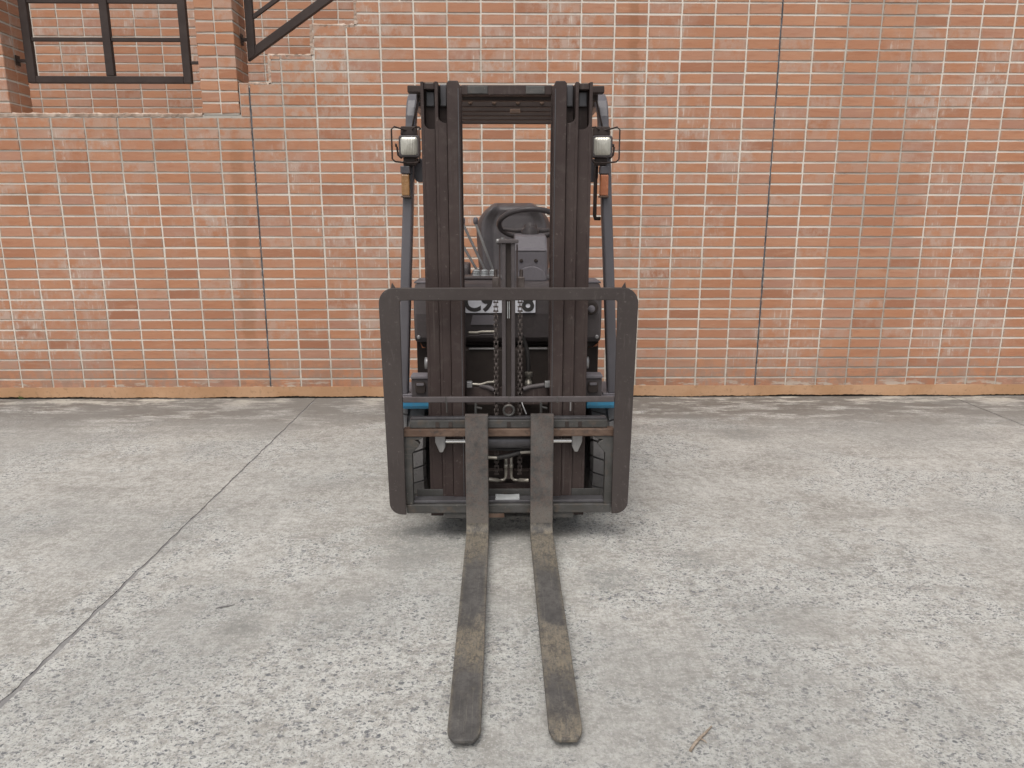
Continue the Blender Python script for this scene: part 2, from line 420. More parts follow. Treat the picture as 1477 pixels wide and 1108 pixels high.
# ---------------------------------------------------------------- mesh helpers
class MB:
    """collects shapes, then links them as ONE mesh object"""

    def __init__(self):
        self.v, self.f, self.sm = [], [], []

    def add(self, vs, fs, smooth=False):
        o = len(self.v)
        self.v += [tuple(p) for p in vs]
        self.f += [tuple(i + o for i in f) for f in fs]
        self.sm += [smooth] * len(fs)
        return self

    def box(self, x0, x1, y0, y1, z0, z1):
        vs = [(x, y, z) for z in (z0, z1) for y in (y0, y1) for x in (x0, x1)]
        return self.add(vs, [(0, 2, 3, 1), (4, 5, 7, 6), (0, 1, 5, 4), (2, 6, 7, 3), (0, 4, 6, 2), (1, 3, 7, 5)])

    def prism(self, pts, a0, a1, axis='Y'):
        """polygon pts (u,w) swept along an axis: Y -> (u,y,w), X -> (x,u,w), Z -> (u,w,z)"""
        n = len(pts)
        mk = {'Y': lambda u, q, a: (u, a, q), 'X': lambda u, q, a: (a, u, q), 'Z': lambda u, q, a: (u, q, a)}[axis]
        vs = [mk(u, q, a0) for u, q in pts] + [mk(u, q, a1) for u, q in pts]
        fs = [tuple(range(n)), tuple(range(2 * n - 1, n - 1, -1))]
        fs += [(i, i + n, (i + 1) % n + n, (i + 1) % n) for i in range(n)]
        return self.add(vs, fs)

    def tube(self, path, r, seg=10, cap=True):
        path = [Vector(p) for p in path]
        rs = r if isinstance(r, (list, tuple)) else [r] * len(path)
        rings, up = [], None
        for i, p in enumerate(path):
            d = (path[min(i + 1, len(path) - 1)] - path[max(i - 1, 0)]).normalized()
            if up is None:
                up = d.orthogonal().normalized()
            up = (up - d * up.dot(d)).normalized()
            s = d.cross(up)
            rings.append([p + (up * cos(2 * pi * k / seg) + s * sin(2 * pi * k / seg)) * rs[i] for k in range(seg)])
        vs = [q for ring in rings for q in ring]
        fs = []
        for i in range(len(path) - 1):
            for k in range(seg):
                a, b = i * seg + k, i * seg + (k + 1) % seg
                fs.append((a, b, b + seg, a + seg))
        self.add(vs, fs, True)
        if cap:
            n = len(path)
            self.add(rings[0], [tuple(range(seg - 1, -1, -1))])
            self.add(rings[-1], [tuple(range(seg))])
        return self

    def bar(self, path, wx, wy):
        """rectangular section swept along a path; wx across X, wy across the other way"""
        path = [Vector(p) for p in path]
        rings = []
        for i, p in enumerate(path):
            d = (path[min(i + 1, len(path) - 1)] - path[max(i - 1, 0)]).normalized()
            s = Vector((1, 0, 0))
            s = (s - d * s.dot(d)).normalized()
            u = d.cross(s)
            rings.append([p + s * a * wx / 2 + u * b * wy / 2 for a, b in ((-1, -1), (1, -1), (1, 1), (-1, 1))])
        vs = [q for ring in rings for q in ring]
        fs = [(3, 2, 1, 0), tuple(len(vs) - 4 + k for k in range(4))]
        for i in range(len(path) - 1):
            for k in range(4):
                a, b = i * 4 + k, i * 4 + (k + 1) % 4
                fs.append((a, b, b + 4, a + 4))
        return self.add(vs, fs)

    def lathe(self, prof, c, axis='X', seg=32, closed=False):
        """prof: (along, radius) pairs turned about an axis through c"""
        vs = []
        for a, r in prof:
            for k in range(seg):
                th = 2 * pi * k / seg
                q = {'X': (a, r * cos(th), r * sin(th)), 'Y': (r * cos(th), a, r * sin(th)), 'Z': (r * cos(th), r * sin(th), a)}[axis]
                vs.append((c[0] + q[0], c[1] + q[1], c[2] + q[2]))
        fs, n = [], len(prof)
        for i in range(n if closed else n - 1):
            for k in range(seg):
                a, b = i * seg + k, i * seg + (k + 1) % seg
                j = ((i + 1) % n) * seg
                fs.append((a, b, j + (k + 1) % seg, j + k))
        self.add(vs, fs, True)
        if not closed:
            self.add(vs[:seg], [tuple(range(seg - 1, -1, -1))])
            self.add(vs[-seg:], [tuple(range(seg))])
        return self

    def build(self, name, mat, parent=None, bevel=0.0, off=(0, 0, 0), seg=2):
        me = bpy.data.meshes.new(name)
        me.from_pydata([(x - off[0], y - off[1], z - off[2]) for x, y, z in self.v], [], self.f)
        me.polygons.foreach_set("use_smooth", self.sm)
        bm = bmesh.new()
        bm.from_mesh(me)
        bmesh.ops.recalc_face_normals(bm, faces=bm.faces)
        bm.to_mesh(me)
        bm.free()
        me.materials.append(mat)
        o = bpy.data.objects.new(name, me)
        COL.objects.link(o)
        if parent:
            o.parent = parent
        if bevel:
            b = o.modifiers.new("bevel", 'BEVEL')
            b.width, b.segments, b.limit_method, b.angle_limit = bevel, seg, 'ANGLE', radians(40)
            b.use_clamp_overlap = True
        return o


def tag(o, label=None, cat=None, group=None, kind=None):
    for k, v in (("label", label), ("category", cat), ("group", group), ("kind", kind)):
        if v:
            o[k] = v
    return o


def empty(name, loc):
    o = bpy.data.objects.new(name, None)
    o.location = loc
    o.empty_display_size = 0.2
    COL.objects.link(o)
    return o


def arc(cx, cy, r, a0, a1, n=6):
    return [(cx + r * cos(radians(a0 + (a1 - a0) * i / n)), cy + r * sin(radians(a0 + (a1 - a0) * i / n))) for i in range(n + 1)]


def rrect(x0, x1, z0, z1, r, n=5):
    return arc(x1 - r, z0 + r, r, -90, 0, n) + arc(x1 - r, z1 - r, r, 0, 90, n) + arc(x0 + r, z1 - r, r, 90, 180, n) + arc(x0 + r, z0 + r, r, 180, 270, n)


# ---------------------------------------------------------------- ground: slabs with open joints on a sheet that runs to the horizon
D = 5.632                                                       # front face of the brick wall
gr = MB().add([(-150, -150, -0.0035), (150, -150, -0.0035), (150, 150, -0.0035), (-150, 150, -0.0035)], [(0, 1, 2, 3)]).build('ground', M['sub'])
tag(gr, 'weathered grey concrete yard in front of the brick wall', 'ground', kind='structure')
JL, JR = -1.448, 3.56


def slab(x0, x1, left_rough, right_rough):
    y0, y1, n = -3.0, D - 0.006, 260
    L, R = [], []
    rl, rr = random.uniform(0, 99), random.uniform(0, 99)
    jit = lambda s, y: 0.0022 * sin(y * 23 + s) + 0.0018 * sin(y * 61 + s * 2) + random.uniform(-0.0022, 0.0022)
    for i in range(n + 1):
        y = y0 + (y1 - y0) * i / n
        wd = 0.0055 + 0.0026 * max(0.0, 3.4 - y)
        L.append((x0 + (wd + jit(rl, y) if left_rough else 0), y))
        R.append((x1 - (wd + jit(rr, y) if right_rough else 0), y))
    m = MB()
    vs = [(x, y, 0) for x, y in L] + [(x, y, 0) for x, y in R] + [(x, y, -0.009) for x, y in L] + [(x, y, -0.009) for x, y in R]
    k = n + 1
    fs = []
    for i in range(n):
        fs += [(i, k + i, k + i + 1, i + 1), (i, i + 1, 2 * k + i + 1, 2 * k + i), (k + i, 3 * k + i, 3 * k + i + 1, k + i + 1)]
    fs += [(0, 2 * k, 3 * k, k), (n, k + n, 3 * k + n, 2 * k + n)]
    m.add(vs, fs)
    return m.build('concrete_slab', M['ground'], gr)


slab(-9.0, JL, False, True)
slab(JL, JR, True, True)
slab(JR, 9.0, True, False)

# ---------------------------------------------------------------- bricks
HC, Z1 = 0.0774, 0.154                                           # course height, height of the first full bed joint
JX = [-1.800, 2.004]                                             # the two dark movement joints
MID = (JX[1] - JX[0]) / 16
GAPX, GAPZ = 0.0115, 0.0125
BRD = 0.018


def brick_mesh(name, mat, seed, wx=0.2295, hz=0.0669, dep=BRD):
    """one brick slip about its centre, front face at y=0, chamfered and a little uneven"""
    rnd = random.Random(seed)
    a, b, c = wx / 2, hz / 2, 0.0018
    j = lambda s: rnd.uniform(-s, s)
    cor = [(-a, -b), (a, -b), (a, b), (-a, b)]
    q = [(x + j(0.0016), z + j(0.0013)) for x, z in cor]
    ins = [(x - math.copysign(c, x), z - math.copysign(c, z)) for x, z in q]
    vs = [(x, j(0.0009), z) for x, z in ins] + [(x, 0.0018, z) for x, z in q] + [(x, dep, z) for x, z in q]
    fs = [(0, 1, 2, 3)]
    for r in (0, 4):
        fs += [(r + i, r + 4 + i, r + 4 + (i + 1) % 4, r + (i + 1) % 4) for i in range(4)]
    me = bpy.data.meshes.new(name)
    me.from_pydata(vs, [], fs)
    bm = bmesh.new()
    bm.from_mesh(me)
    bmesh.ops.recalc_face_normals(bm, faces=bm.faces)
    bm.to_mesh(me)
    bm.free()
    if mat:
        me.materials.append(mat)
    return me


VAR = [brick_mesh('brick', M['brick'], s) for s in range(10)]
VARB = [brick_mesh('brick', M['brick_rear'], s + 40) for s in range(6)]


def put_brick(parent, me, loc, sx=1.0, sz=1.0):
    o = bpy.data.objects.new('brick', me)
    o.location = loc
    o.scale = (sx, 1, sz)
    o.parent = parent
    COL.objects.link(o)
    return o


def brick_mass(name, parent, items, meshes, mat):
    """the remaining bricks as one mesh; each keeps its own edges and carries its centre for the colour"""
    V, F, C = [], [], []
    for loc, sx, sz, k in items:
        me = meshes[k % len(meshes)]
        o = len(V)
        V += [(loc[0] + v.co.x * sx, loc[1] + v.co.y, loc[2] + v.co.z * sz) for v in me.vertices]
        C += [loc] * len(me.vertices)
        F += [tuple(i + o for i in p.vertices) for p in me.polygons]
    me = bpy.data.meshes.new(name)
    me.from_pydata(V, [], F)
    at = me.attributes.new("brick_center", 'FLOAT_VECTOR', 'POINT')
    at.data.foreach_set("vector", [c for p in C for c in p])
    me.materials.append(mat)
    ob = bpy.data.objects.new(name, me)
    ob.parent = parent
    COL.objects.link(ob)
    ob["kind"] = "stuff"
    return ob


def to_px(p):
    """where a point falls in the 1477 x 1108 frame, and how deep it lies (only used to choose which bricks are single objects)"""
    F = Vector((sin(YAW) * cos(PITCH), cos(YAW) * cos(PITCH), -sin(PITCH)))
    R = Vector((cos(YAW), -sin(YAW), 0))
    U = R.cross(F)
    d = Vector(p) - Vector((0, 0, CAM_H))
    t = d.dot(F)
    return 738.5 + 1060 * d.dot(R) / t, 554 - 1060 * d.dot(U) / t, t


# ---- the front wall: stepped top on the left, plinth at its foot
LEDGE = 2.112
PIL = (-2.147, -1.873)                                           # pillar beside the stair
steps = [(-1.873, 2.322), (-1.644, 2.512), (-1.335, 2.712), (-1.018, 2.908), (-0.705, 3.10), (-0.39, 3.30), (-0.07, 3.50)]
XW0, XW1, ZTOP = -6.2, 6.4, 3.5


def top_at(x):
    z = LEDGE
    for sx, sz in steps:
        if x >= sx:
            z = sz
    return z


prof = [(XW0, 0.0), (XW1, 0.0), (XW1, ZTOP)]
for i in range(len(steps) - 1, -1, -1):
    sx, sz = steps[i]
    prof += [(sx, sz - 0.006), (sx, (steps[i - 1][1] if i else LEDGE) - 0.006)]
prof += [(XW0, LEDGE - 0.006)]
wall = MB().prism(prof, D + 0.0038, D + 0.27, 'Y').build('brick_wall', M['mortar'])
tag(wall, 'long red brick wall with stepped top behind the forklift', 'wall', kind='thing')

xs = []
x = JX[0]
i = 0
while x > XW0:
    xs.append((x - 0.2405, x)); x -= 0.2405
for k in range(16):
    xs.append((JX[0] + k * MID, JX[0] + (k + 1) * MID))
x = JX[1]
while x < XW1:
    xs.append((x, x + 0.2395)); x += 0.2395

cells = []
rk = random.Random(3)
for j in range(0, 44):
    z0, z1 = Z1 + (j - 1) * HC, Z1 + j * HC
    for (a, b) in xs:
        # cut the brick where a step or the plinth cuts it
        segs = [(a, b)]
        for si, (sx, _) in enumerate(steps):
            if z1 < (steps[si - 1][1] if si else LEDGE) + 0.01:
                continue
            segs = [q for s in segs for q in ([(s[0], sx), (sx, s[1])] if s[0] < sx < s[1] else [s])]
        for (p, q) in segs:
            zt = min(z1, top_at((p + q) / 2))
            zb = max(z0, 0.062)
            if q - p < 0.035 or zt - zb < 0.026 or q > XW1 or p < XW0:
                continue
            sx = (q - p - GAPX) / 0.2295
            sz = (zt - zb - GAPZ) / 0.0669
            loc = ((p + q) / 2 + rk.uniform(-.0012, .0012), D + rk.uniform(-0.0012, 0.0012), (zt + zb) / 2 + rk.uniform(-.001, .001))
            px, py, tt = to_px(loc)
            inside = 18 < px < 1459 and 8 < py < 1100
            hidden = (560 < px < 912 and py > 410) or (600 < px < 862 and 116 < py and not (690 < px < 778 and 178 < py < 280))
            cells.append((tt if inside and not hidden else 99, loc, sx, sz, rk.randrange(10)))
cells.sort(key=lambda c: c[0])
for tt, loc, sx, sz, k in cells[:300]:
    put_brick(wall, VAR[k], loc, sx, sz)
brick_mass('brick_field', wall, [(c[1], c[2], c[3], c[4]) for c in cells[300:]], VAR, M['brick'])

for jx in JX:
    m = MB()
    n = 160
    zt = top_at(jx) - 0.03
    pts = [(jx + random.uniform(-.0012, .0012), D + 0.0006 + random.uniform(-.0008, .0008), 0.085 + (zt - 0.085) * i / n) for i in range(n + 1)]
    vs = []
    for (px, py, pz) in pts:
        hw = 0.0085 + random.uniform(-.0015, .0018)
        vs += [(px - hw, D + 0.005, pz), (px, py, pz), (px + hw, D + 0.005, pz)]
    fs = []
    for i in range(n):
        a = 3 * i
        fs += [(a, a + 1, a + 4, a + 3), (a + 1, a + 2, a + 5, a + 4)]
    m.add(vs, fs)
    m.build('movement_joint', M['sealant'], wall)

# plinth, its ragged lower edge standing a finger off the yard
pl = MB()
n = 900
top, bot = [], []
for i in range(n + 1):
    x = XW0 + (XW1 - XW0) * i / n
    rag = 0.010 + 0.004 * sin(x * 3.1) + 0.003 * sin(x * 11.3 + 1) + random.uniform(-0.0025, 0.0025)
    top.append((x, 0.0905 + 0.0012 * sin(x * 2.3) + random.uniform(-.0006, .0006)))
    bot.append((x, max(0.002, rag)))
vs, fs = [], []
for (xt, zt), (xb, zb) in zip(top, bot):
    vs += [(xt, D + 0.004, zt + 0.001), (xt, D - 0.003, zt), (xb, D - 0.0045, zb + 0.001), (xb, D - 0.003, zb), (xb, D + 0.01, zb)]
for i in range(n):
    a = i * 5
    fs += [(a + k, a + k + 1, a + k + 6, a + k + 5) for k in range(4)]
pl.add(vs, fs)
pl.build('plinth', M['plinth'], wall)
MB().box(XW0, XW1, D - 0.001, D + 0.0037, -0.02, 0.03).build('foot_gap', M['gap_black'], wall)  # near-black strip draws the dark gap line below the plinth's ragged edge


def rough_cap(parent, x0, x1, z, y0, y1, h, name='coping'):
    """a hand-trowelled strip of mortar along the top of a wall step"""
    n = max(6, int((x1 - x0) / 0.018))
    m = MB()
    vs, fs = [], []
    for i in range(n + 1):
        x = x0 + (x1 - x0) * i / n
        hh = h + random.uniform(-0.005, 0.004)
        yf = y0 + random.uniform(-0.003, 0.004)
        vs += [(x, y0 + 0.004, z - random.uniform(0.012, 0.02)), (x, yf, z + 0.002), (x, yf + 0.008, z + hh), (x, y1, z + hh * 0.9), (x, y1, z - 0.01)]
    for i in range(n):
        a = i * 5
        fs += [(a + k, a + k + 1, a + k + 6, a + k + 5) for k in range(4)]
    fs += [(0, 1, 2, 3, 4), tuple(n * 5 + k for k in (4, 3, 2, 1, 0))]
    m.add(vs, fs)
    return m.build(name, M['cap'], parent)


rough_cap(wall, XW0, PIL[0] - 0.002, LEDGE - 0.006, D - 0.003, D + 0.27, 0.012)
for i, (sx, sz) in enumerate(steps[:5]):
    nx = steps[i + 1][0]
    rough_cap(wall, sx + (0.004 if i == 0 else -0.004), nx - 0.012, sz - 0.006, D - 0.002, D + 0.27, 0.010)
    if i:
        # rough mortar down the upright of the step
        m = MB()
        vs, fs, nn = [], [], 14
        zb = steps[i - 1][1]
        for k in range(nn + 1):
            z = zb + (sz - zb) * k / nn
            a = sx - 0.010 + random.uniform(-.004, .003)
            b = sx + 0.012 + random.uniform(-.006, .006)
            vs += [(a, D + 0.26, z), (a, D + random.uniform(-.002, .002), z), (b, D + 0.001 + random.uniform(-.002, .002), z), (b, D + 0.02, z)]
        for k in range(nn):
            q = k * 4
            fs += [(q + e, q + e + 1, q + e + 5, q + e + 4) for e in range(3)]
        m.add(vs, fs).build('step_edge', M['cap'], wall)


# ---- brick pillars standing on the wall
def pillar(x0, x1, label):
    z0, z1, dp = LEDGE - 0.005, 3.42, 0.275
    y0, y1 = D - 0.010, D - 0.010 + dp
    root = MB().box(x0 + 0.0095, x1 - 0.0095, y0 + 0.0095, y1 - 0.0095, z0, z1).build('brick_pillar', M['mortar_rear'])
    tag(root, label, 'pillar', 'brick pillars on the wall', 'thing')
    hx, hy = (x1 - x0) / 2, dp / 2
    bms = []
    for s in range(5):
        rnd = random.Random(s + 70)
        m = MB()
        a, b, c = hx / 2 - 0.004, hy / 2 - 0.004, (HC - 0.011) / 2
        m.box(-a, a, -b, b, -c, c)
        m.v = [(x + rnd.uniform(-.0022, .0022), y + rnd.uniform(-.0016, .0016), z + rnd.uniform(-.0018, .0018)) for x, y, z in m.v]
        t = m.build('brick', M['brick_rear'])
        bm = bmesh.new()
        bm.from_mesh(t.data)
        bmesh.ops.bevel(bm, geom=list(bm.edges), offset=0.004, segments=1, affect='EDGES')
        bm.to_mesh(t.data)
        bm.free()
        bms.append(t.data)
        bpy.data.objects.remove(t)
    zr = z0 + HC / 2 + 0.002
    k = 0
    while zr + HC / 2 < z1:
        for ix, iy in ((0, 0), (1, 0), (1, 1)):
            o = bpy.data.objects.new('brick', bms[random.randrange(5)])
            o.location = (x0 + hx * (ix + .5), y0 + hy * (iy + .5) + random.uniform(-.0015, .0015), zr)
            o.parent = root
            COL.objects.link(o)
        zr += HC
    return root


pillar(PIL[0], PIL[1], 'brick pillar between the grid railing and the sloping stair railing')
pillar(-3.785, -3.505, 'brick pillar at the far left edge, left of the grid railing')

# ---- the far wall of the stairwell behind
DB = 7.50
rear = MB().box(-10.0, 1.5, DB + 0.0038, DB + 0.25, 0.0, 4.3).build('stairwell_wall', M['mortar_rear'])
tag(rear, 'shaded brick wall inside the stairwell seen behind the railings', 'wall', kind='thing')
cells = []
for j in range(24, 52):
    zc = 0.10 + j * 0.0785
    for i in range(-36, 6):
        loc = (i * 0.238 + 0.03 + rk.uniform(-.001, .001), DB + rk.uniform(-.001, .001), zc)
        px, py, tt = to_px(loc)
        seen = 40 < px < 515 and -4 < py < 162 and not (py > 120 and px > 343)
        cells.append((0 if seen else 1, loc, 0.2275 / 0.2295, 1.0, rk.randrange(6)))
for c in cells:
    if c[0] == 0:
        put_brick(rear, VARB[c[4]], c[1], c[2], c[3])
brick_mass('brick_field', rear, [(c[1], c[2], c[3], c[4]) for c in cells if c[0]], VARB, M['brick_rear'])

# ---- steel railings
RY = D + 0.14
rl = empty('grid_railing', (-2.84, RY, 2.34))
tag(rl, 'dark brown steel railing of rectangular grid between two brick pillars', 'railing', kind='thing')
ro = (-2.84, RY, 2.34)
for xa, xb in ((-3.436, -3.378), (-2.866, -2.808), (-2.310, -2.252)):
    MB().box(xa, xb, RY - .02, RY + .02, 2.388 if xa > -3.4 and xb < -2.4 else 2.339, 3.30).build('upright', M['rail'], rl, 0.004, ro)
MB().box(-3.3775, -2.3105, RY - .02, RY + .02, 2.339, 2.387).build('bottom_rail', M['rail'], rl, 0.004, ro)
for zc in (2.636, 2.890, 3.14):
    for xa, xb in ((-3.3775, -2.8665), (-2.8075, -2.3105)):
        MB().box(xa, xb, RY - .012, RY + .012, zc - .013, zc + .013).build('crossbar', M['rail'], rl, 0.003, ro)
MB().box(-3.436, -2.252, RY - .022, RY + .022, 3.3005, 3.345).build('top_rail', M['rail'], rl, 0.004, ro)
for xa, xb, zc, xp in ((-3.503, -3.4365, 2.492, -3.499), (-2.2515, -2.149, 2.482, -2.153)):
    f = MB().box(xa, xb, RY - .01, RY + .01, zc - .010, zc + .010).build('fixing_stub', M['rail'], rl, 0.002, ro)
    MB().box(xp - .003, xp + .003, RY - .025, RY + .025, zc - .035, zc + .035).build('flange', M['rail'], f, 0.001, ro)

sr = empty('stair_railing', (-1.80, RY, 2.34))
so = (-1.80, RY, 2.34)
tag(sr, 'dark brown steel railing sloping up over the wall steps', 'railing', kind='thing')
MB().prism([(-1.832, 2.492), (-1.776, 2.535), (-1.776, 3.5), (-1.832, 3.5)], RY - .02, RY + .02).build('post', M['rail'], sr, 0.004, so)
sl = 0.655
x1 = -0.75
MB().prism([(-1.831, 2.491), (-1.775, 2.528), (-1.775, 2.600), (x1, 2.600 + (x1 + 1.775) * sl), (x1, 2.491 + (x1 + 1.831) * sl)][0:1]
           + [(x1, 2.491 + (x1 + 1.831) * sl), (x1, 2.596 + (x1 + 1.775) * sl), (-1.7755, 2.596), (-1.7755, 2.5375)],
           RY - .0205, RY + .0205).build('bottom_rail', M['rail'], sr, 0.003, so)
for z0 in (2.775, 3.02):
    MB().prism([(-1.7755, z0), (x1, z0 + (x1 + 1.7755) * sl), (x1, z0 + 0.034 + (x1 + 1.7755) * sl), (-1.7755, z0 + 0.034)], RY - .012, RY + .012).build('crossbar', M['rail'], sr, 0.003, so)
f = MB().box(-1.869, -1.8325, RY - .01, RY + .01, 2.628, 2.650).build('fixing_stub', M['rail'], sr, 0.002, so)
MB().box(-1.872, -1.866, RY - .025, RY + .025, 2.602, 2.676).build('flange', M['rail'], f, 0.001, so)

# ---------------------------------------------------------------- the forklift
CX, CYL = 0.032, 3.75
FL = empty('forklift', (CX, CYL, 0))
tag(FL, 'black and blue forklift truck facing the camera with lowered forks', 'forklift')
OFF = (0, CYL, 0)


def part(m, name, mat, parent=None, bevel=0.003):
    return m.build(name, M[mat], parent or FL, bevel, OFF)


Y0 = 2.93                                                        # front face of the fork shanks
# forks: upright shank, curved heel, tapering blade
for cx in (-0.1345, 0.1385):
    hw = 0.0475
    c_ = 0.003
    fk = part(MB().prism([(cx - hw, Y0 + c_), (cx - hw + c_, Y0), (cx + hw - c_, Y0), (cx + hw, Y0 + c_), (cx + hw, Y0 + 0.038), (cx - hw, Y0 + 0.038)], 0.1042, 0.577, 'Z'), 'fork', 'fork_shank', None, 0)
    top, bot = [], []
    for k in range(8):
        a = radians(0 + 90 * k / 7)
        top.append((Y0 - 0.034 + 0.034 * cos(a), 0.104 - 0.034 * sin(a)))
        bot.append((Y0 - 0.034 + 0.072 * cos(a), 0.104 - 0.072 * sin(a)))
    L = 1.245
    stations = [(hw, y, z, yb, zb) for (y, z), (yb, zb) in zip(top, bot)]
    for k in range(1, 21):
        u = k / 20
        y = Y0 - 0.034 - (L - 0.034) * u
        th = 0.038 - 0.026 * u
        zt = 0.070 - 0.040 * u
        wd = hw - (0.002 * u)
        if u > 0.955:
            wd -= 0.022 * ((u - 0.955) / 0.045) ** 1.0
        stations.append((wd, y, zt, y, max(0.012, zt - th)))
    # finer chamfer near the tip
    yt = Y0 - L
    stations = [s for s in stations if s[1] > yt + 0.075]
    for q, dw in ((0.07, 0.0), (0.045, 0.0), (0.034, 0.0015), (0.022, 0.005), (0.012, 0.010), (0.004, 0.0155), (0.0, 0.019)):
        stations.append((hw - 0.002 - dw, yt + q, 0.030 + q * 0.032, yt + q, 0.018))
    vs, fs = [], []
    for wd, y, z, yb, zb in stations:
        vs += [(cx - wd, y, z), (cx + wd, y, z), (cx + wd, yb, zb), (cx - wd, yb, zb)]
    for k in range(len(stations) - 1):
        a = 4 * k
        fs += [(a + e, a + (e + 1) % 4, a + 4 + (e + 1) % 4, a + 4 + e) for e in range(4)]
    e = len(vs) - 4
    fs += [(e, e + 1, e + 2, e + 3)]
    part(MB().add(vs, fs), 'blade', 'fork_blade', fk, 0.003)
    # locking pin on top of the fork hook
    pin = part(MB().box(cx - 0.012, cx + 0.012, Y0 + 0.0385, Y0 + 0.06, 0.556, 0.572), 'locking_pin', 'carriage', fk, 0.002)
    part(MB().tube([(cx - 0.004, Y0 + 0.05, 0.570), (cx - 0.004, Y0 + 0.05, 0.620)], 0.0055, 8), 'pin_handle', 'carriage', fk, 0)
    part(MB().tube([(cx - 0.004, Y0 + 0.05, 0.602), (cx + 0.022, Y0 + 0.046, 0.597)], 0.0045, 8), 'pin_handle', 'carriage', fk, 0)

# carriage
cr = part(MB().box(-0.444, 0.444, Y0 - 0.004 + 0.043, Y0 + 0.085, 0.476, 0.509), 'fork_bar', 'rusty', None, 0.004)
part(MB().box(-0.416, 0.416, Y0 + 0.052, Y0 + 0.084, 0.5095, 0.545), 'hook_rail', 'carriage', cr, 0.004)
part(MB().prism([(-0.416, 0.5455), (0.416, 0.5455), (0.408, 0.556), (-0.408, 0.556)], Y0 + 0.058, Y0 + 0.084), 'top_edge', 'grease', cr, 0.002)
for x in (-0.30, -0.245, 0.0, 0.245, 0.30):
    part(MB().box(x - 0.008, x + 0.008, Y0 + 0.048, Y0 + 0.0519, 0.515, 0.538), 'notch', 'void', cr, 0.001)
lo = part(MB().box(-0.440, 0.440, Y0 + 0.042, Y0 + 0.085, 0.132, 0.172), 'lower_fork_bar', 'carriage', None, 0.004)
part(MB().prism([(-0.425, 0.1725), (0.425, 0.1725), (0.41, 0.186), (-0.41, 0.186)], Y0 + 0.055, Y0 + 0.110), 'hook_rail', 'grease', lo, 0.003)
part(MB().box(-0.405, 0.405, Y0 + 0.124, Y0 + 0.127, 0.150, 0.212), 'rear_rail', 'carriage', lo, 0.004)
part(MB().prism([(-0.058, 0.1865), (0.046, 0.1865), (0.046, 0.196), (0.0, 0.193), (-0.058, 0.196)], Y0 + 0.055, Y0 + 0.105), 'wear_plate', 'label', lo, 0.001)
part(MB().box(-0.115, -0.02, Y0 + 0.040, Y0 + 0.0415, 0.112, 0.131), 'stop_block', 'rusty', lo, 0.001)
for s in (-1, 1):
    part(MB().box(s * 0.22 - 0.06, s * 0.22 + 0.06, Y0 + 0.05, Y0 + 0.09, 0.105, 0.1315), 'lower_hook', 'carriage', lo, 0.003)
    # end plate with the rounded inner corner
    a = [(s * 0.444, 0.475), (s * 0.355, 0.475), (s * 0.375, 0.462)] + [(s * (0.410 - 0.036 * cos(radians(q))), 0.428 + 0.034 * sin(radians(q))) for q in (70, 45, 20)] + [(s * 0.409, 0.400), (s * 0.409, 0.173), (s * 0.444, 0.173)]
    part(MB().prism(a, Y0 + 0.045, Y0 + 0.082), 'end_plate', 'carriage', None, 0.003)

# load backrest: flat plate frame with round corners, thin cross rod
U = [(-0.439, 0.137)] + arc(-0.4555, 0.190, 0.0525, 268, 180, 8) + [(-0.521, 1.03)] + arc(-0.459, 1.04, 0.062, 178, 90, 8)
U += arc(0.459, 1.04, 0.062, 90, 2, 8) + [(0.521, 1.03)] + arc(0.4555, 0.190, 0.0525, 0, -88, 8)
U += [(0.439, 0.137), (0.437, 1.046), (0.430, 1.051), (-0.430, 1.051), (-0.437, 1.046)]
lb = part(MB().prism(U, Y0 + 0.016, Y0 + 0.028), 'load_backrest', 'backrest', None, 0.003)
for s in (-1, 1):
    part(MB().prism([(s * 0.4445, 0.17), (s * 0.452, 0.17), (s * 0.452, 1.02), (s * 0.4445, 1.02)], Y0 + 0.0285, Y0 + 0.060), 'stiffener', 'backrest', lb, 0.002)
    part(MB().prism([(s * 0.452, 1.1015), (s * 0.470, 1.1005), (s * 0.466, 1.123)], Y0 + 0.018, Y0 + 0.026), 'lifting_tab', 'backrest', lb, 0.001)
part(MB().box(-0.4365, 0.4365, Y0 + 0.012, Y0 + 0.024, 0.631, 0.655), 'cross_rod', 'cowl', lb, 0.003)
for x in (-0.26, 0.20, 0.0):
    part(MB().box(x - 0.002, x + 0.002, Y0 + 0.0105, Y0 + 0.0118, 0.629, 0.657), 'weld_seam', 'carriage', lb, 0)

# lifting eye on the carriage
m = MB()
pts = [(0.022 * cos(2 * pi * k / 16), Y0 + 0.07, 0.582 + 0.022 * sin(2 * pi * k / 16)) for k in range(17)]
part(m.tube(pts, 0.0055, 8), 'lifting_eye', 'carriage', None, 0)

# side-shift cylinder between the fork bars
sc = part(MB().tube([(-0.165, Y0 + 0.095, 0.440), (0.165, Y0 + 0.095, 0.440)], 0.032, 20), 'side_shift_cylinder', 'grease', None, 0)
for s in (-1, 1):
    part(MB().tube([(s * 0.1655, Y0 + 0.095, 0.440), (s * 0.270, Y0 + 0.095, 0.440)], 0.0095, 14), 'piston_rod', 'chrome', sc, 0)
    part(MB().prism([(s * 0.2705, 0.472), (s * 0.314, 0.472), (s * 0.314, 0.44), (s * 0.296, 0.395), (s * 0.282, 0.395), (s * 0.2705, 0.42)], Y0 + 0.078, Y0 + 0.112), 'rod_bracket', 'bare', sc, 0.003)
    part(MB().tube([(s * 0.05, Y0 + 0.10, 0.375 + s * 0.012), (s * 0.115, Y0 + 0.10, 0.378 + s * 0.012)], 0.0075, 10), 'hose_fitting', 'zinc', sc, 0)
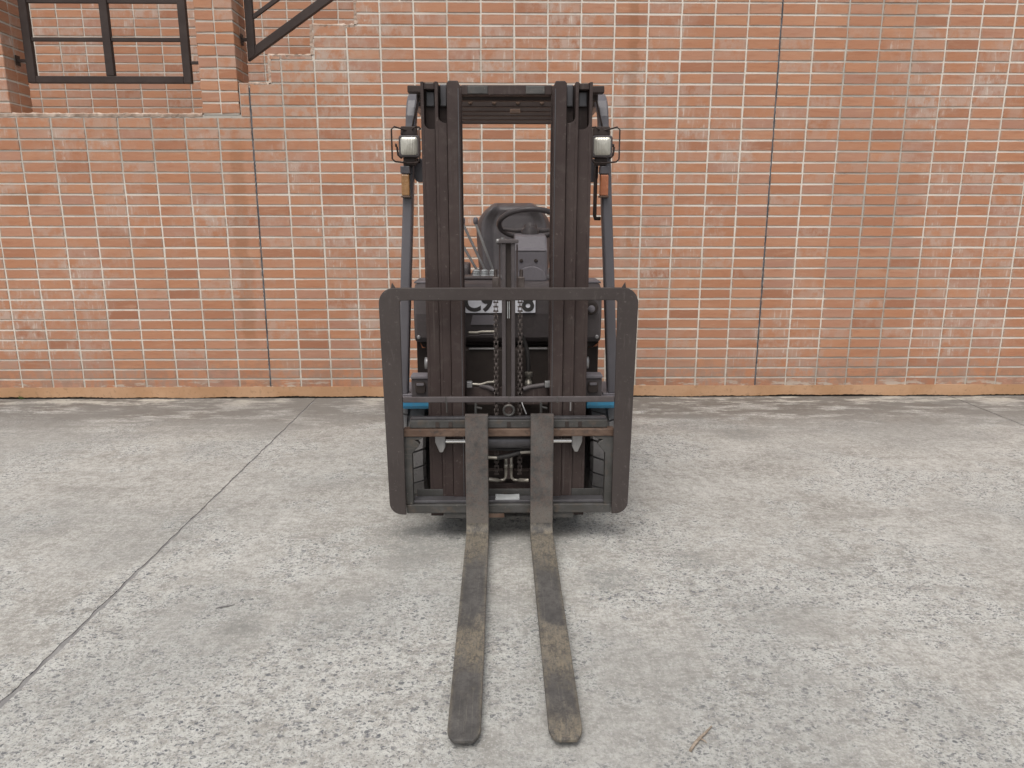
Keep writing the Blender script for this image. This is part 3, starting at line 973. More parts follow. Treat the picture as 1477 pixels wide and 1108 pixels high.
part(MB().tube([(-0.05, Y0 + 0.10, 0.363), (0.0, Y0 + 0.098, 0.372), (0.05, Y0 + 0.10, 0.387)], 0.0105, 10), 'hose', 'rubber_dark', sc, 0)
part(MB().tube([(-0.09, Y0 + 0.11, 0.400), (0.0, Y0 + 0.108, 0.396), (0.09, Y0 + 0.11, 0.401)], 0.006, 10), 'hose', 'rubber_dark', sc, 0)
# two brass-grey hose unions with elbows
for s in (-1, 1):
    un = part(MB().tube([(s * 0.0115, Y0 + 0.15, 0.270), (s * 0.0115, Y0 + 0.15, 0.300), (s * 0.0115, Y0 + 0.15, 0.3005), (s * 0.0115, Y0 + 0.15, 0.318), (s * 0.0115, Y0 + 0.15, 0.3185), (s * 0.0115, Y0 + 0.15, 0.350)],
                        [0.0075, 0.0075, 0.0095, 0.0095, 0.007, 0.007], 10), 'hose_union', 'zinc', None, 0)
    part(MB().tube([(s * 0.0115, Y0 + 0.15, 0.270), (s * 0.0125, Y0 + 0.15, 0.255), (s * 0.022, Y0 + 0.15, 0.244), (s * 0.045, Y0 + 0.15, 0.242), (s * 0.0455, Y0 + 0.15, 0.242), (s * 0.088, Y0 + 0.145, 0.243 + (0.006 if s < 0 else 0))],
                   [0.0065, 0.0065, 0.0065, 0.006, 0.0088, 0.0088], 10), 'elbow', 'zinc', un, 0)

# ---- mast: three nested stages of channel on each side
MZ = 1.893
ms = {}
mast = part(MB().box(-0.300, 0.300, 3.2505, 3.275, 0.30, 0.42), 'mast_crosshead', 'black', None, 0.004)
MO = -0.006
for s in (-1, 1):
    def X(a):
        return MO + s * a
    def chan(name, x_in, x_out, yf, yb, z0, z1, cut, mat='black'):
        """channel section: web on the outer side, front and back flange, front flange cut back near the top"""
        xi, xo = sorted((X(x_in), X(x_out)))
        web = 0.012
        m = MB()
        wx = (X(x_out), X(x_out - web))
        m.box(min(wx), max(wx), yf, yb, z0, z1)
        fx = (X(x_in), X(x_out - web) )
        m.box(min(fx), max(fx), yb - 0.012, yb, z0, z1 - 0.002)
        # front flange with a rounded cut at its top, outer lip running on up
        r = 0.026
        wq = (x_out - web) - x_in
        pl = [(X(x_in), z0), (X(x_in), cut), (X(x_out - web - r), cut)] + [(X(x_out - web - r + r * sin(radians(q))), cut + r * (1 - cos(radians(q)))) for q in (22, 45, 67, 90)] + [(X(x_out - web), z0)]
        m.prism(pl, yf, yf + 0.014)
        return part(m, name, mat, None, 0.0025)
    outer = chan('outer_mast_rail', 0.284, 0.338, 3.060, 3.215, 0.085, MZ, 1.716)
    mid = chan('middle_mast_rail', 0.236, 0.2815, 3.045, 3.175, 0.10, MZ - 0.002, 1.738)
    # inner rail runs full height and is the widest face
    inn = part(MB().prism([(X(0.180), 0.11), (X(0.2335), 0.11), (X(0.2335), MZ - 0.010), (X(0.226), MZ - 0.001), (X(0.190), MZ - 0.001), (X(0.182), MZ - 0.018)], 3.030, 3.044)
               .box(min(X(0.2205), X(0.2335)), max(X(0.2205), X(0.2335)), 3.0445, 3.150, 0.11, MZ - 0.01)
               .box(min(X(0.180), X(0.2335)), max(X(0.180), X(0.2335)), 3.1505, 3.162, 0.11, MZ - 0.01), 'inner_mast_rail', 'black', None, 0.003)
    part(MB().box(min(X(0.1875), X(0.1905)), max(X(0.1875), X(0.1905)), 3.0275, 3.0298, 0.15, MZ - 0.03), 'edge_line', 'grease', inn, 0)
    # rollers and bare steel showing in the cut-away tops
    for pr, xa, xb, zc in ((outer, 0.287, 0.322, 1.795), (mid, 0.239, 0.266, 1.812)):
        part(MB().box(min(X(xa), X(xb)), max(X(xa), X(xb)), 3.108, 3.120, MZ - 0.085, MZ - 0.028 if pr is outer else MZ - 0.001), 'guide_face', 'grease', pr, 0.004)
    part(MB().box(min(X(0.285), X(0.324)), max(X(0.285), X(0.324)), 3.122, 3.130, 1.60, MZ - 0.01), 'back_web', 'black', outer, 0)
    part(MB().box(min(X(0.2375), X(0.268)), max(X(0.2375), X(0.268)), 3.122, 3.130, 1.60, MZ - 0.01), 'back_web', 'black', mid, 0)
    part(MB().lathe([(-0.014, 0.010), (-0.014, 0.030), (0.014, 0.030), (0.014, 0.010)], (X(0.305), 3.165, 1.70), 'X', 20), 'roller', 'bare', outer, 0)
    part(MB().prism([(X(0.284), MZ - 0.026), (X(0.3255), MZ - 0.026), (X(0.3255), MZ), (X(0.318), MZ - 0.004), (X(0.290), MZ - 0.004), (X(0.284), MZ)], 3.070, 3.1215), 'top_cap', 'black', outer, 0.002)
    part(MB().box(min(X(0.2365), X(0.2690)), max(X(0.2365), X(0.2690)), 3.131, 3.150, MZ - 0.12, MZ - 0.0015), 'top_cap', 'black', mid, 0.002)
    # toothed wear strip edge inside the inner rail
    # lift cylinders behind the rails
    part(MB().tube([(X(0.262), 3.27, 0.14), (X(0.262), 3.27, 1.56)], 0.030, 16), 'lift_cylinder', 'black', None, 0)
    part(MB().tube([(X(0.262), 3.27, 1.5605), (X(0.262), 3.27, 1.88)], 0.018, 14), 'lift_piston', 'bare', None, 0)
    # tilt-cylinder bracket and hydraulic pipe ends beside the mast
    br = part(MB().box(min(X(0.350), X(0.430)), max(X(0.350), X(0.430)), 3.235, 3.30, 0.585, 0.668), 'step_bracket', 'cowl', None, 0.004)
    part(MB().box(min(X(0.348), X(0.432)), max(X(0.348), X(0.432)), 3.228, 3.305, 0.6685, 0.684), 'step_plate', 'dash', br, 0.004)
    part(MB().prism(rrect(min(X(0.366), X(0.412)), max(X(0.366), X(0.412)), 0.603, 0.655, 0.012), 3.222, 3.2345), 'step_cover', 'void', br, 0.003)
    part(MB().prism(rrect(min(X(0.372), X(0.406)), max(X(0.372), X(0.406)), 0.640, 0.652, 0.005), 3.2185, 3.2218), 'cover_lip', 'dash', br, 0.001)
    part(MB().lathe([(-0.012, 0.004), (-0.012, 0.026), (0.012, 0.026), (0.012, 0.004)], (X(0.352), 3.215, 0.745), 'X', 18), 'guide_roller', 'bare', None, 0)

# mast top and other cross members
top = part(MB().box(MO - 0.1795, MO + 0.1795, 3.085, 3.125, 1.848, 1.886), 'mast_crossbar', 'black', mast, 0.004)
for xa, xb in ((-0.155, -0.075), (0.075, 0.15)):
    part(MB().box(MO + xa, MO + xb, 3.080, 3.0845, 1.852, 1.882), 'crossbar_pad', 'carriage', mast, 0.002)
part(MB().box(MO - 0.34, MO + 0.34, 3.2155, 3.25, 0.10, 0.24), 'mast_lower_crossbar', 'void', mast, 0.004)
part(MB().box(MO - 0.1795, MO + 0.1795, 3.10, 3.14, 0.14, 0.22), 'inner_lower_crossbar', 'black', mast, 0.004)
part(MB().box(MO - 0.1795, MO + 0.1795, 3.10, 3.125, 0.58, 0.66), 'inner_middle_crossbar', 'black', mast, 0.004)

# free-lift cylinder, crosshead and two leaf chains
fc = part(MB().tube([(0.0, 3.10, 0.25), (0.0, 3.10, 1.14)], 0.024, 18), 'free_lift_cylinder', 'black', None, 0)
for s in (-1, 1):
    part(MB().box(s * 0.0195 - 0.0085, s * 0.0195 + 0.0085, 3.058, 3.0745, 0.60, 1.272), 'cylinder_guide', 'cowl', fc, 0.003)
    part(MB().box(s * 0.036 - 0.003, s * 0.036 + 0.003, 3.066, 3.09, 1.05, 1.268), 'side_strap', 'black', fc, 0.001)
part(MB().box(-0.041, 0.041, 3.050, 3.095, 1.2725, 1.288), 'crosshead', 'cowl', fc, 0.003)
part(MB().tube([(-0.024, 3.06, 1.2885), (-0.024, 3.06, 1.296)], 0.008, 8), 'bolt', 'bare', fc, 0)
part(MB().box(-0.0105, 0.0105, 3.0748, 3.078, 0.6, 1.272), 'cylinder_slot', 'void', fc, 0)
for x in (-0.0055, 0.0015):
    part(MB().box(x, x + 0.003, 3.0535, 3.0575, 0.965, 1.035), 'rule_strip', 'label', fc, 0)


def chain(x, y, z0, z1):
    m = MB()
    pitch = 0.0185
    n = int((z1 - z0) / pitch)
    for k in range(n):
        z = z0 + k * pitch
        pts = rrect(y - 0.008, y + 0.008, z - 0.0025, z + pitch + 0.0025, 0.0075, 2)
        if k % 2:
            for a in (-0.0085, 0.0055):
                m.prism(pts, x + a, x + a + 0.003, 'X')
        else:
            for a in (-0.0045, 0.0015):
                m.prism(pts, x + a, x + a + 0.003, 'X')
        m.box(x - 0.0105, x + 0.0105, y - 0.0032, y + 0.0032, z - 0.0032, z + 0.0032)
    return part(m, 'lift_chain', 'chain', None, 0)


for s in (-1, 1):
    ch = chain(s * 0.053 - (0.004 if s > 0 else 0), 3.085, 0.27, 1.075)
    part(MB().box(s * 0.053 - 0.014, s * 0.053 + 0.014, 3.068, 3.10, 1.08, 1.135).tube([(s * 0.053, 3.085, 1.13), (s * 0.053, 3.085, 1.165)], 0.008, 8), 'chain_anchor', 'chain', ch, 0.003)

# hoses and pipes seen between the rails
for x0, x1, z, r, mt in ((-0.178, -0.062, 0.872, 0.0065, 'zinc'), (-0.178, -0.062, 0.858, 0.005, 'cowl')):
    part(MB().tube([(x0, 3.30, z - 0.004), (x0 + 0.04, 3.30, z - 0.004), ((x0 + x1) / 2, 3.30, z), (x1, 3.30, z)], r, 10), 'hydraulic_pipe', mt, None, 0)
for x0, x1 in ((-0.178, -0.062), (0.085, 0.178)):
    part(MB().box(x0, x1, 3.29, 3.30, 0.792, 0.799), 'frame_edge', 'bare', None, 0.001)
part(MB().tube([(0.062, 3.24, 0.86), (0.075, 3.24, 0.83), (0.086, 3.23, 0.79), (0.09, 3.22, 0.735), (0.09, 3.22, 0.70)], 0.010, 10), 'hose', 'rubber_dark', None, 0)
hv = part(MB().lathe([(0, 0.010), (0.0, 0.016), (0.03, 0.016), (0.03, 0.012), (0.05, 0.012), (0.05, 0.018), (0.07, 0.018)], (0.09, 3.20, 0.635), 'Z', 12), 'hose_coupling', 'zinc', None, 0)
part(MB().box(0.066, 0.118, 3.175, 3.225, 0.608, 0.634), 'valve_block', 'bare', hv, 0.003)
part(MB().box(0.130, 0.165, 3.18, 3.20, 0.628, 0.635), 'clip', 'label', hv, 0.001)
part(MB().tube([(-0.168, 3.10, 0.675), (-0.12, 3.10, 0.672), (-0.09, 3.09, 0.684), (-0.06, 3.08, 0.688)], 0.0055, 8), 'pipe', 'zinc', None, 0)
part(MB().tube([(-0.125, 3.105, 0.667), (-0.09, 3.10, 0.662), (-0.06, 3.09, 0.650)], 0.012, 8), 'hose', 'cowl', None, 0)
part(MB().tube([(0.062, 3.09, 0.652), (0.09, 3.10, 0.660), (0.155, 3.105, 0.668)], 0.010, 8), 'hose', 'cowl', None, 0)
for s in (-1, 1):
    part(MB().box(s * 0.168 - 0.012, s * 0.168 + 0.012, 3.075, 3.10, 0.662, 0.690), 'pipe_clamp', 'bare', None, 0.003)
part(MB().tube([(0.050, 3.06, 0.625), (0.062, 3.03, 0.59), (0.075, 3.02, 0.56)], 0.003, 6), 'release_cable', 'bare', None, 0)
part(MB().tube([(0.262, Y0 + 0.09, 0.625), (0.262, Y0 + 0.088, 0.575)], 0.004, 6), 'stop_pin', 'bare', None, 0)
part(MB().tube([(-0.262, Y0 + 0.09, 0.625), (-0.262, Y0 + 0.088, 0.570)], 0.0035, 6), 'stop_pin', 'carriage', None, 0)

# ---- chassis, fenders, cowl
chs = part(MB().box(-0.33, 0.33, 3.34, 4.45, 0.16, 0.79), 'chassis', 'void', None, 0.01)
part(MB().box(-0.34, 0.34, 3.30, 3.3395, 0.20, 0.79), 'front_plate', 'void', chs, 0.006)
for s in (-1, 1):
    lo_, hi_ = sorted((s * 0.355, s * 0.500))
    fd = part(MB().prism([(3.235, 0.528), (3.225, 0.545), (3.225, 0.566), (3.62, 0.566), (3.75, 0.40), (3.78, 0.40), (3.78, 0.36), (3.74, 0.36), (3.60, 0.535), (3.30, 0.545), (3.25, 0.535)], lo_, hi_, 'X'), 'fender', 'blue', None, 0.004)
    lo_, hi_ = sorted((s * 0.43, s * 0.507))
    part(MB().box(lo_, hi_, 3.222, 3.60, 0.5665, 0.574), 'step_mat', 'dash', fd, 0.002)
    lo_, hi_ = sorted((s * 0.3385, s * 0.455))
    part(MB().box(lo_, hi_, 3.80, 4.42, 0.22, 0.62), 'side_panel', 'blue', chs, 0.012)
# front cowl with rounded top, carried between the guard legs
cp = [(3.355, 0.815), (3.335, 0.84), (3.325, 0.95), (3.335, 1.035), (3.355, 1.066), (3.40, 1.080), (3.62, 1.080), (3.66, 1.05), (3.66, 0.815)]
cw = part(MB().prism(cp, -0.4275, 0.4275, 'X'), 'front_cowl', 'cowl', None, 0.012)
part(MB().box(-0.428, 0.428, 3.42, 3.66, 0.575, 0.8145), 'kick_plate', 'void', cw, 0.004)
for s, zz in ((-1, 0.842), (1, 0.842)):
    part(MB().lathe([(-0.004, 0.004), (-0.004, 0.009), (0.004, 0.009)], (s * 0.408, 3.336, zz), 'Y', 12), 'bolt', 'bare', cw, 0)
part(MB().prism([(-0.408, 0.806), (-0.395, 0.788), (-0.385, 0.783), (-0.400, 0.782)], 3.39, 3.40), 'reflector_chip', 'orange', cw, 0)
part(MB().prism([(0.425, 0.808), (0.420, 0.790), (0.375, 0.783), (0.40, 0.787)], 3.39, 3.40), 'reflector_chip', 'orange', cw, 0)
rc = part(MB().lathe([(-0.012, 0.020), (-0.012, 0.030), (0.004, 0.033)], (0.378, 3.325, 0.977), 'Y', 24), 'round_cap', 'void', cw, 0)
part(MB().lathe([(-0.018, 0.004), (-0.017, 0.014), (-0.0121, 0.0165)], (0.378, 3.325, 0.973), 'Y', 18), 'cap_knob', 'dash', rc, 0)
part(MB().box(-0.43, -0.37, 3.40, 3.62, 1.0805, 1.090), 'cowl_sky_sheen', 'dash', cw, 0.004)  # paler strips paint the sky's sheen along the cowl's top edge
part(MB().box(0.37, 0.43, 3.40, 3.62, 1.0805, 1.090), 'cowl_sky_sheen', 'dash', cw, 0.004)
part(MB().prism([(-0.17, 0.90), (-0.055, 0.90), (-0.065, 0.945), (-0.16, 0.945)], 3.3215, 3.3238), 'cowl_boss', 'dash', cw, 0.002)
# number plate with the characters that can be read
npl = part(MB().prism(rrect(-0.192, 0.1245, 0.955, 1.056, 0.004), 3.316, 3.3205), 'number_plate', 'white', cw, 0.001)


def glyph(ch, x, z, size):
    cu = bpy.data.curves.new('character', 'FONT')
    cu.body = ch
    cu.size = size
    cu.align_x = 'CENTER'
    cu.extrude = 0.0006
    cu.offset = 0.0032
    cu.resolution_u = 6
    o = bpy.data.objects.new('character', cu)
    o.location = (x, 3.3148 - CYL, z)
    o.rotation_euler = (pi / 2, 0, 0)
    o.scale = (0.95, 1, 1)
    COL.objects.link(o)
    me = bpy.data.meshes.new_from_object(o.evaluated_get(bpy.context.evaluated_depsgraph_get()))
    me.materials.clear()
    me.materials.append(M['ink'])
    q = bpy.data.objects.new('character', me)
    q.location, q.rotation_euler, q.scale = o.location, o.rotation_euler, o.scale
    bpy.data.objects.remove(o)
    q.parent = npl
    COL.objects.link(q)
    return q


for ch_, gx in (("C", -0.160), ("9", -0.0955), ("8", 0.0905)):
    glyph(ch_, gx, 0.965, 0.120)

# ---- driver's place: steering column, wheel, levers, seat
cl = part(MB().prism([(3.56, 1.02), (3.55, 1.225), (3.575, 1.236), (3.62, 1.29), (3.80, 1.30), (3.84, 1.22), (3.80, 1.02)], 0.035, 0.192, 'X'), 'steering_column_cover', 'dash', None, 0.012)
part(MB().prism([(0.045, 1.0805)] + [(0.115 + 0.070 * cos(radians(q)), 1.098 + 0.052 * sin(radians(q))) for q in range(180, -1, -20)] + [(0.185, 1.0805)], 3.535, 3.5485), 'lower_cover', 'dash', cl, 0.004)
for x in (0.066, 0.136):
    part(MB().lathe([(-0.001, 0.003), (-0.001, 0.0085), (0.003, 0.0085)], (x, 3.550, 1.176), 'Y', 14), 'screw', 'void', cl, 0)
part(MB().box(0.040, 0.187, 3.5485, 3.5515, 1.2205, 1.2235), 'cover_seam', 'cowl', cl, 0)
part(MB().lathe([(-0.10, 0.012), (-0.10, 0.04), (-0.03, 0.045), (-0.01, 0.02)], (0.115, 3.755, 1.345), 'Z', 20), 'column_boot', 'cowl', cl, 0)
sw = MB()
T = Matrix.Translation((0.118, 3.80, 1.345)) @ Matrix.Rotation(radians(-27), 4, 'X')
R_ = 0.158
pts = [T @ Vector((R_ * cos(2 * pi * k / 40), R_ * sin(2 * pi * k / 40), 0)) for k in range(41)]
sw.tube(pts, 0.0135, 12, False)
swo = part(sw, 'steering_wheel', 'vinyl', cl, 0)
sp = MB()
for a in (20, 160, 90):
    sp.tube([T @ Vector((0, 0, -0.03)), T @ Vector((0.07 * cos(radians(a)), 0.07 * sin(radians(a)), -0.025)), T @ Vector((R_ * cos(radians(a)), R_ * sin(radians(a)), 0))], [0.016, 0.011, 0.009], 8)
sp.tube([T @ Vector((0, 0, -0.055)), T @ Vector((0, 0, -0.01))], 0.034, 16)
part(sp, 'wheel_spoke', 'cowl', cl, 0)
part(MB().tube([(-0.055, 3.68, 1.262), (-0.052, 3.68, 1.262), (-0.051, 3.68, 1.262), (-0.005, 3.69, 1.262), (0.0, 3.69, 1.262), (0.05, 3.70, 1.262)], [0.007, 0.0125, 0.0135, 0.0135, 0.006, 0.006], 12), 'direction_lever', 'bare', cl, 0)
lv = part(MB().box(-0.215, -0.055, 3.60, 3.76, 1.0805, 1.096), 'lever_console', 'cowl', None, 0.006)
for bx, k in ((-0.071, 0), (-0.112, 1), (-0.152, 2)):
    bz = 1.096
    part(MB().lathe([(0, 0.0205), (0.005, 0.0205), (0.007, 0.014), (0.011, 0.0195), (0.015, 0.0195), (0.017, 0.013), (0.021, 0.018), (0.025, 0.017), (0.030, 0.009)], (bx, 3.68, bz), 'Z', 14), 'lever_boot', 'label', lv, 0)
    L_ = part(MB().tube([(bx, 3.68, bz + 0.0302), (bx - 0.083 - 0.022 * k, 3.69, bz + 0.252)], 0.0066, 8), 'control_lever', 'bare', None, 0)
    part(MB().lathe([(0, 0.006), (0.003, 0.010), (0.020, 0.0125), (0.030, 0.011), (0.036, 0.004)], (bx - 0.0832 - 0.022 * k, 3.69, bz + 0.248), 'Z', 12), 'lever_knob', 'dash', L_, 0)

hood = part(MB().prism([(3.92, 0.62), (3.90, 0.98), (3.93, 1.0), (4.52, 1.0), (4.55, 0.97), (4.55, 0.62)], -0.44, 0.44, 'X'), 'battery_hood', 'cowl', None, 0.015)
part(MB().box(-0.43, 0.43, 3.661, 3.90, 0.45, 0.47), 'floor_plate', 'void', chs, 0.004)
# seat: cushion and a padded back with a raised rim
st = part(MB().prism(rrect(3.98, 4.40, 1.0005, 1.085, 0.035), -0.20, 0.27, 'X'), 'seat', 'vinyl', None, 0.02)
m = MB()
SXc, nz, nx = 0.045, 26, 44
grid = []
for iz in range(nz + 1):
    v = iz / nz
    z = 1.05 + 0.412 * v
    hwid = 0.222 * (1 - 0.10 * (1 - v) ** 2)
    if v > 0.55:
        hwid *= (1 - ((v - 0.55) / 0.45) ** 2.6 * 0.48)
    row = []
    for ix in range(nx + 1):
        u = -1 + 2 * ix / nx
        bol = 0.030 * math.exp(-((abs(u) - 0.80) / 0.16) ** 2) + 0.014 * math.exp(-((v - 0.9) / 0.1) ** 2)
        bol -= (0.009 * math.exp(-((abs(u) - 0.55) / 0.035) ** 2) if v < 0.84 else 0) + 0.007 * math.exp(-((v - 0.84) / 0.03) ** 2) * (1 if abs(u) < 0.58 else 0)
        edge = 0.055 * max(0, abs(u) - 0.86) / 0.14 + 0.06 * max(0, v - 0.93) / 0.07
        y = 4.30 + 0.09 * v - bol + edge
        row.append((SXc + u * hwid, y, z))
    grid.append(row)
vs = [p for r in grid for p in r]
N = len(vs)
vs += [(x * 0.98 + 0.0009, 4.40 + 0.09 * (z - 1.05) / 0.412, z - 0.006) for x, y, z in vs]
fs = []
k = nx + 1
for iz in range(nz):
    for ix in range(nx):
        a = iz * k + ix
        fs += [(a, a + 1, a + k + 1, a + k), (N + a, N + a + k, N + a + k + 1, N + a + 1)]
for iz in range(nz):
    for ix in (0, nx):
        a = iz * k + ix
        fs.append((a, a + k, N + a + k, N + a))
for ix in range(nx):
    fs += [(ix, N + ix, N + ix + 1, ix + 1), (nz * k + ix, nz * k + ix + 1, N + nz * k + ix + 1, N + nz * k + ix)]
m.add(vs, fs, True)
part(m, 'seat_back', 'vinyl', st, 0)
part(MB().prism(rrect(4.02, 4.30, 1.03, 1.13, 0.03), -0.245, -0.205, 'X'), 'armrest', 'cowl', st, 0.008)

# ---- counterweight and wheels
cwt = part(MB().prism([(-0.46, 4.46), (0.46, 4.46), (0.50, 4.52), (0.50, 4.78), (0.40, 4.95), (-0.40, 4.95), (-0.50, 4.78), (-0.50, 4.52)], 0.17, 0.60, 'Z'), 'counterweight', 'blue', None, 0.03)
part(MB().prism([(-0.42, 4.56), (0.42, 4.56), (0.45, 4.60), (0.45, 4.78), (0.36, 4.92), (-0.36, 4.92), (-0.45, 4.78), (-0.45, 4.60)], 0.6005, 0.95, 'Z'), 'upper_weight', 'cowl', cwt, 0.03)


def wheel(cx, cy, r, wd, lugs):
    wl = part(MB().lathe([(-wd * 0.30, 0.03), (-wd * 0.34, r * 0.30), (-wd * 0.2, r * 0.34), (-wd * 0.2, r * 0.55), (wd * 0.2, r * 0.55), (wd * 0.2, r * 0.34), (wd * 0.34, r * 0.30), (wd * 0.30, 0.03)], (cx, cy, r), 'X', 28), 'wheel_hub', 'cowl', None, 0)
    m = MB()
    ri = r * 0.56
    m.lathe([(-wd * .42, ri), (-wd * .5, r * 0.72), (-wd * .48, r * 0.90), (-wd * .36, r * 0.945), (wd * .36, r * 0.945), (wd * .48, r * 0.90), (wd * .5, r * 0.72), (wd * .42, ri)], (cx, cy, r), 'X', 48, True)
    for k in range(lugs):
        for s in (-1, 1):
            a = 2 * pi * (k + (0.5 if s > 0 else 0)) / lugs
            da = 2 * pi / lugs
            vs = []
            for (u, ra, th, tw) in ((0.04, 0, 0.30, .44), (0.46, 0, 0.0, .44), (0.53, -0.06, -0.04, .38)):
                for e in (-1, 1):
                    ang = a + (th + e * tw) * da
                    for rr in (r * (0.915 + ra * 0.9), r * (1.0 + ra * 0.75) if u < 0.5 else r * 0.90):
                        vs.append((cx + s * u * wd, cy + rr * cos(ang), r + rr * sin(ang)))
            m.add(vs, [(0, 1, 3, 2), (1, 5, 7, 3), (0, 4, 5, 1), (2, 3, 7, 6), (5, 9, 11, 7), (4, 8, 9, 5), (6, 7, 11, 10), (8, 10, 11, 9)])
    part(m, 'tyre', 'rubber', wl, 0)
    return wl


for s in (-1, 1):
    wheel(s * 0.462, 3.475, 0.268, 0.155, 22)
    wheel(s * 0.40, 4.62, 0.215, 0.13, 20)

# ---- overhead guard
GZ = 1.905
gd = part(MB().box(-0.432, 0.420, 3.375, 3.425, 1.903, 1.932), 'guard_front_beam', 'rail', None, 0.004)
for s in (-1, 1):
    path = [(s * 0.486, 3.335, 0.575), (s * 0.468, 3.385, 1.02), (s * 0.449, 3.44, 1.45), (s * 0.440, 3.465, 1.68), (s * 0.432, 3.485, 1.78)]
    for q in range(1, 7):
        a = radians(15 * q)
        path.append((s * (0.432 - 0.006 * q / 6), 3.485 + 0.12 * (1 - cos(a)), 1.78 + 0.125 * sin(a)))
    path += [(s * 0.424, 3.9, 1.918), (s * 0.424, 4.28, 1.922), (s * 0.424, 4.40, 1.90), (s * 0.424, 4.47, 1.83), (s * 0.424, 4.58, 1.45), (s * 0.424, 4.70, 0.94)]
    gl_ = part(MB().bar(path, 0.046, 0.060), 'guard_frame', 'guard', None, 0.008)
    part(MB().box(min(s * 0.44, s * 0.51), max(s * 0.44, s * 0.51), 3.30, 3.37, 0.5745, 0.582), 'guard_foot', 'dash', gl_, 0.002)
part(MB().box(-0.400, 0.400, 3.43, 3.47, GZ - 0.026, GZ), 'guard_slat', 'rail', gd, 0.003)
for k in range(5):
    y = 3.585 + 0.152 * k
    part(MB().box(-0.400, 0.400, y, y + 0.034, GZ - 0.030, GZ + 0.010), 'guard_slat', 'rail', gd, 0.003)
    for xa in (-0.17, -0.06, 0.05, 0.16):
        if k == 0:
            part(MB().lathe([(-0.003, 0.003), (-0.003, 0.009), (0.0, 0.010)], (xa, y - 0.001, GZ - 0.012), 'Y', 10), 'bolt', 'rusty', gd, 0)
part(MB().box(0.015, 0.065, 3.72, 3.735, GZ - 0.042, GZ - 0.020), 'cab_lamp', 'rusty', gd, 0.003)

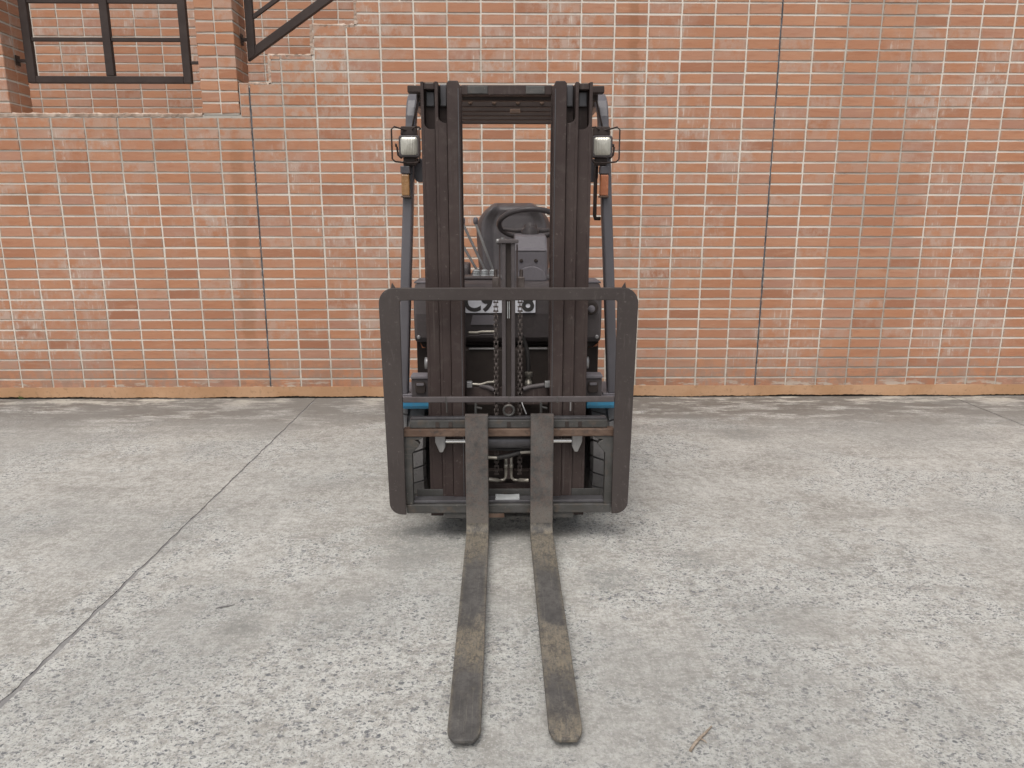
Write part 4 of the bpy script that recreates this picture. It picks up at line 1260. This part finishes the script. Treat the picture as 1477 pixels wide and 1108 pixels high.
# ---- lamps on the guard legs
for s in (-1, 1):
    cxh = -0.4315 if s < 0 else 0.416
    zc = 1.681
    yl = 3.375
    hl = part(MB().prism(rrect(cxh - 0.046, cxh + 0.046, zc - 0.046, zc + 0.047, 0.013), yl, yl + 0.045), 'headlight', 'cowl', None, 0.005)
    # lens: shallow dome
    m = MB()
    ring = rrect(cxh - 0.037, cxh + 0.037, zc - 0.037, zc + 0.038, 0.011)
    vs, fs, n = [], [], len(ring)
    for sc_, dy in ((1.0, 0.0), (0.9, -0.003), (0.6, -0.0065), (0.25, -0.008)):
        vs += [(cxh + (a - cxh) * sc_, yl - 0.0015 + dy, zc + (b - zc) * sc_) for a, b in ring]
    for q in range(3):
        fs += [(q * n + i, q * n + (i + 1) % n, (q + 1) * n + (i + 1) % n, (q + 1) * n + i) for i in range(n)]
    fs.append(tuple(3 * n + i for i in range(n)))
    m.add(vs, fs, True)
    part(m, 'lens', 'lens', hl, 0)
    part(MB().prism([(cxh - 0.038, zc + 0.048), (cxh + 0.036, zc + 0.048), (cxh + 0.034, zc + 0.085), (cxh - 0.036, zc + 0.085)], yl + 0.012, yl + 0.045), 'top_bracket', 'rail', hl, 0.003)
    part(MB().box(cxh - 0.030, cxh + 0.026, yl + 0.018, yl + 0.044, zc - 0.079, zc - 0.047), 'lower_bracket', 'rail', hl, 0.003)
    part(MB().tube([(cxh + s * 0.036, yl + 0.02, zc - 0.05), (cxh + s * 0.052, yl + 0.02, zc - 0.035), (cxh + s * 0.056, yl + 0.02, zc)], 0.0045, 8), 'swivel_arm', 'rail', hl, 0)
    part(MB().lathe([(-0.008, 0.003), (-0.008, 0.007), (0.0, 0.007)], (cxh + s * 0.0555, yl + 0.02, zc + 0.006), 'X', 8), 'swivel_bolt', 'rail', hl, 0)
    # wire guard
    yo = yl - 0.03
    xo, xi = cxh + s * 0.071, cxh - s * 0.048
    p = [(xi, yl + 0.03, zc + 0.075), (xi, yo + 0.01, zc + 0.077), (xi + s * 0.012, yo, zc + 0.078), (cxh - s * 0.01, yl + 0.02, zc + 0.072), (cxh + s * 0.02, yl + 0.01, zc + 0.070), (xo - s * 0.012, yo, zc + 0.078), (xo, yo, zc + 0.066),
         (xo, yo, zc - 0.056), (xo - s * 0.012, yo, zc - 0.067), (cxh + s * 0.02, yl + 0.01, zc - 0.069), (cxh - s * 0.02, yl + 0.01, zc - 0.069), (xi + s * 0.008, yo, zc - 0.069), (xi, yo, zc - 0.058), (xi, yo, zc + 0.066), (xi - s * 0.001, yo + 0.01, zc + 0.074)]
    part(MB().tube(p, 0.0036, 8), 'wire_guard', 'rail', hl, 0)
    xa = -0.4545 if s < 0 else 0.432
    il = part(MB().prism(rrect(xa - 0.0175, xa + 0.0175, 1.472, 1.562, 0.004), 3.385, 3.43), 'turn_signal', 'amber' if s < 0 else 'orange', None, 0.004)
    part(MB().box(xa - 0.021, xa + 0.021, 3.382, 3.432, 1.464, 1.4715), 'lamp_base', 'rusty', il, 0.002)
    part(MB().box(xa - 0.021, xa + 0.021, 3.390, 3.432, 1.5655, 1.600), 'lamp_bracket', 'guard', il, 0.004)
    xm = -0.398 if s < 0 else 0.392
    mr = part(MB().prism(rrect(xm - 0.030, xm + 0.026, 1.535, 1.640, 0.026), 3.50, 3.515), 'mirror', 'guard', None, 0.004)
    part(MB().tube([(xm + 0.0, 3.507, 1.62), (s * 0.425, 3.48, 1.65)], 0.006, 8), 'mirror_arm', 'rail', mr, 0)
    part(MB().tube([(s * 0.428, 3.46, 1.76), (s * 0.415, 3.44, 1.80), (s * 0.395, 3.43, 1.87), (s * 0.392, 3.43, 1.903)], 0.004, 6), 'lamp_cable', 'rail', None, 0)
part(MB().tube([(0.402, 3.46, 1.60), (0.398, 3.44, 1.54), (0.398, 3.44, 1.385), (0.402, 3.445, 1.372), (0.425, 3.45, 1.372)], 0.009, 10), 'grab_handle', 'rail', None, 0)

# ---------------------------------------------------------------- small things on the yard
tw = MB()
tw.tube([(0.494, 1.668, 0.005), (0.512, 1.692, 0.006), (0.530, 1.712, 0.007), (0.552, 1.734, 0.006), (0.578, 1.764, 0.004)], [0.0040, 0.0046, 0.0042, 0.0034, 0.0018], 7)
tw.tube([(0.530, 1.712, 0.007), (0.541, 1.704, 0.006), (0.546, 1.697, 0.004)], [0.0024, 0.002, 0.001], 6)
o = tw.build('twig', M['twig'], None, 0, (0.53, 1.71, 0))
o.location = (0.53, 1.71, 0)
tag(o, 'short dry forked twig on the concrete near the bottom edge', 'twig')
tw = MB().tube([(0, 0, 0.003), (0.02, 0.008, 0.004), (0.042, 0.013, 0.004), (0.06, 0.026, 0.003)], [0.0015, 0.0028, 0.0024, 0.001], 6)
o = tw.build('twig', M['sub'])
o.location = (-1.03, 2.42, 0)
tag(o, 'tiny dark twig lying right of the slab joint on the left', 'twig')
wd = empty('weed', (-3.73, D - 0.02, 0))
tag(wd, 'tiny green weed at the foot of the plinth on the left', 'plant')
for k in range(9):
    a = random.uniform(0, 2 * pi)
    l, h = random.uniform(0.018, 0.04), random.uniform(0.012, 0.045)
    dx, dy = cos(a) * l, -abs(sin(a)) * l * 0.7
    MB().add([(0, 0, 0.0), (dx * .5 - .004, dy * .5, h * .7), (dx, dy, h), (dx * .5 + .004, dy * .5, h * .75)], [(0, 1, 2, 3)]).build('leaf', M['leaf'], wd)
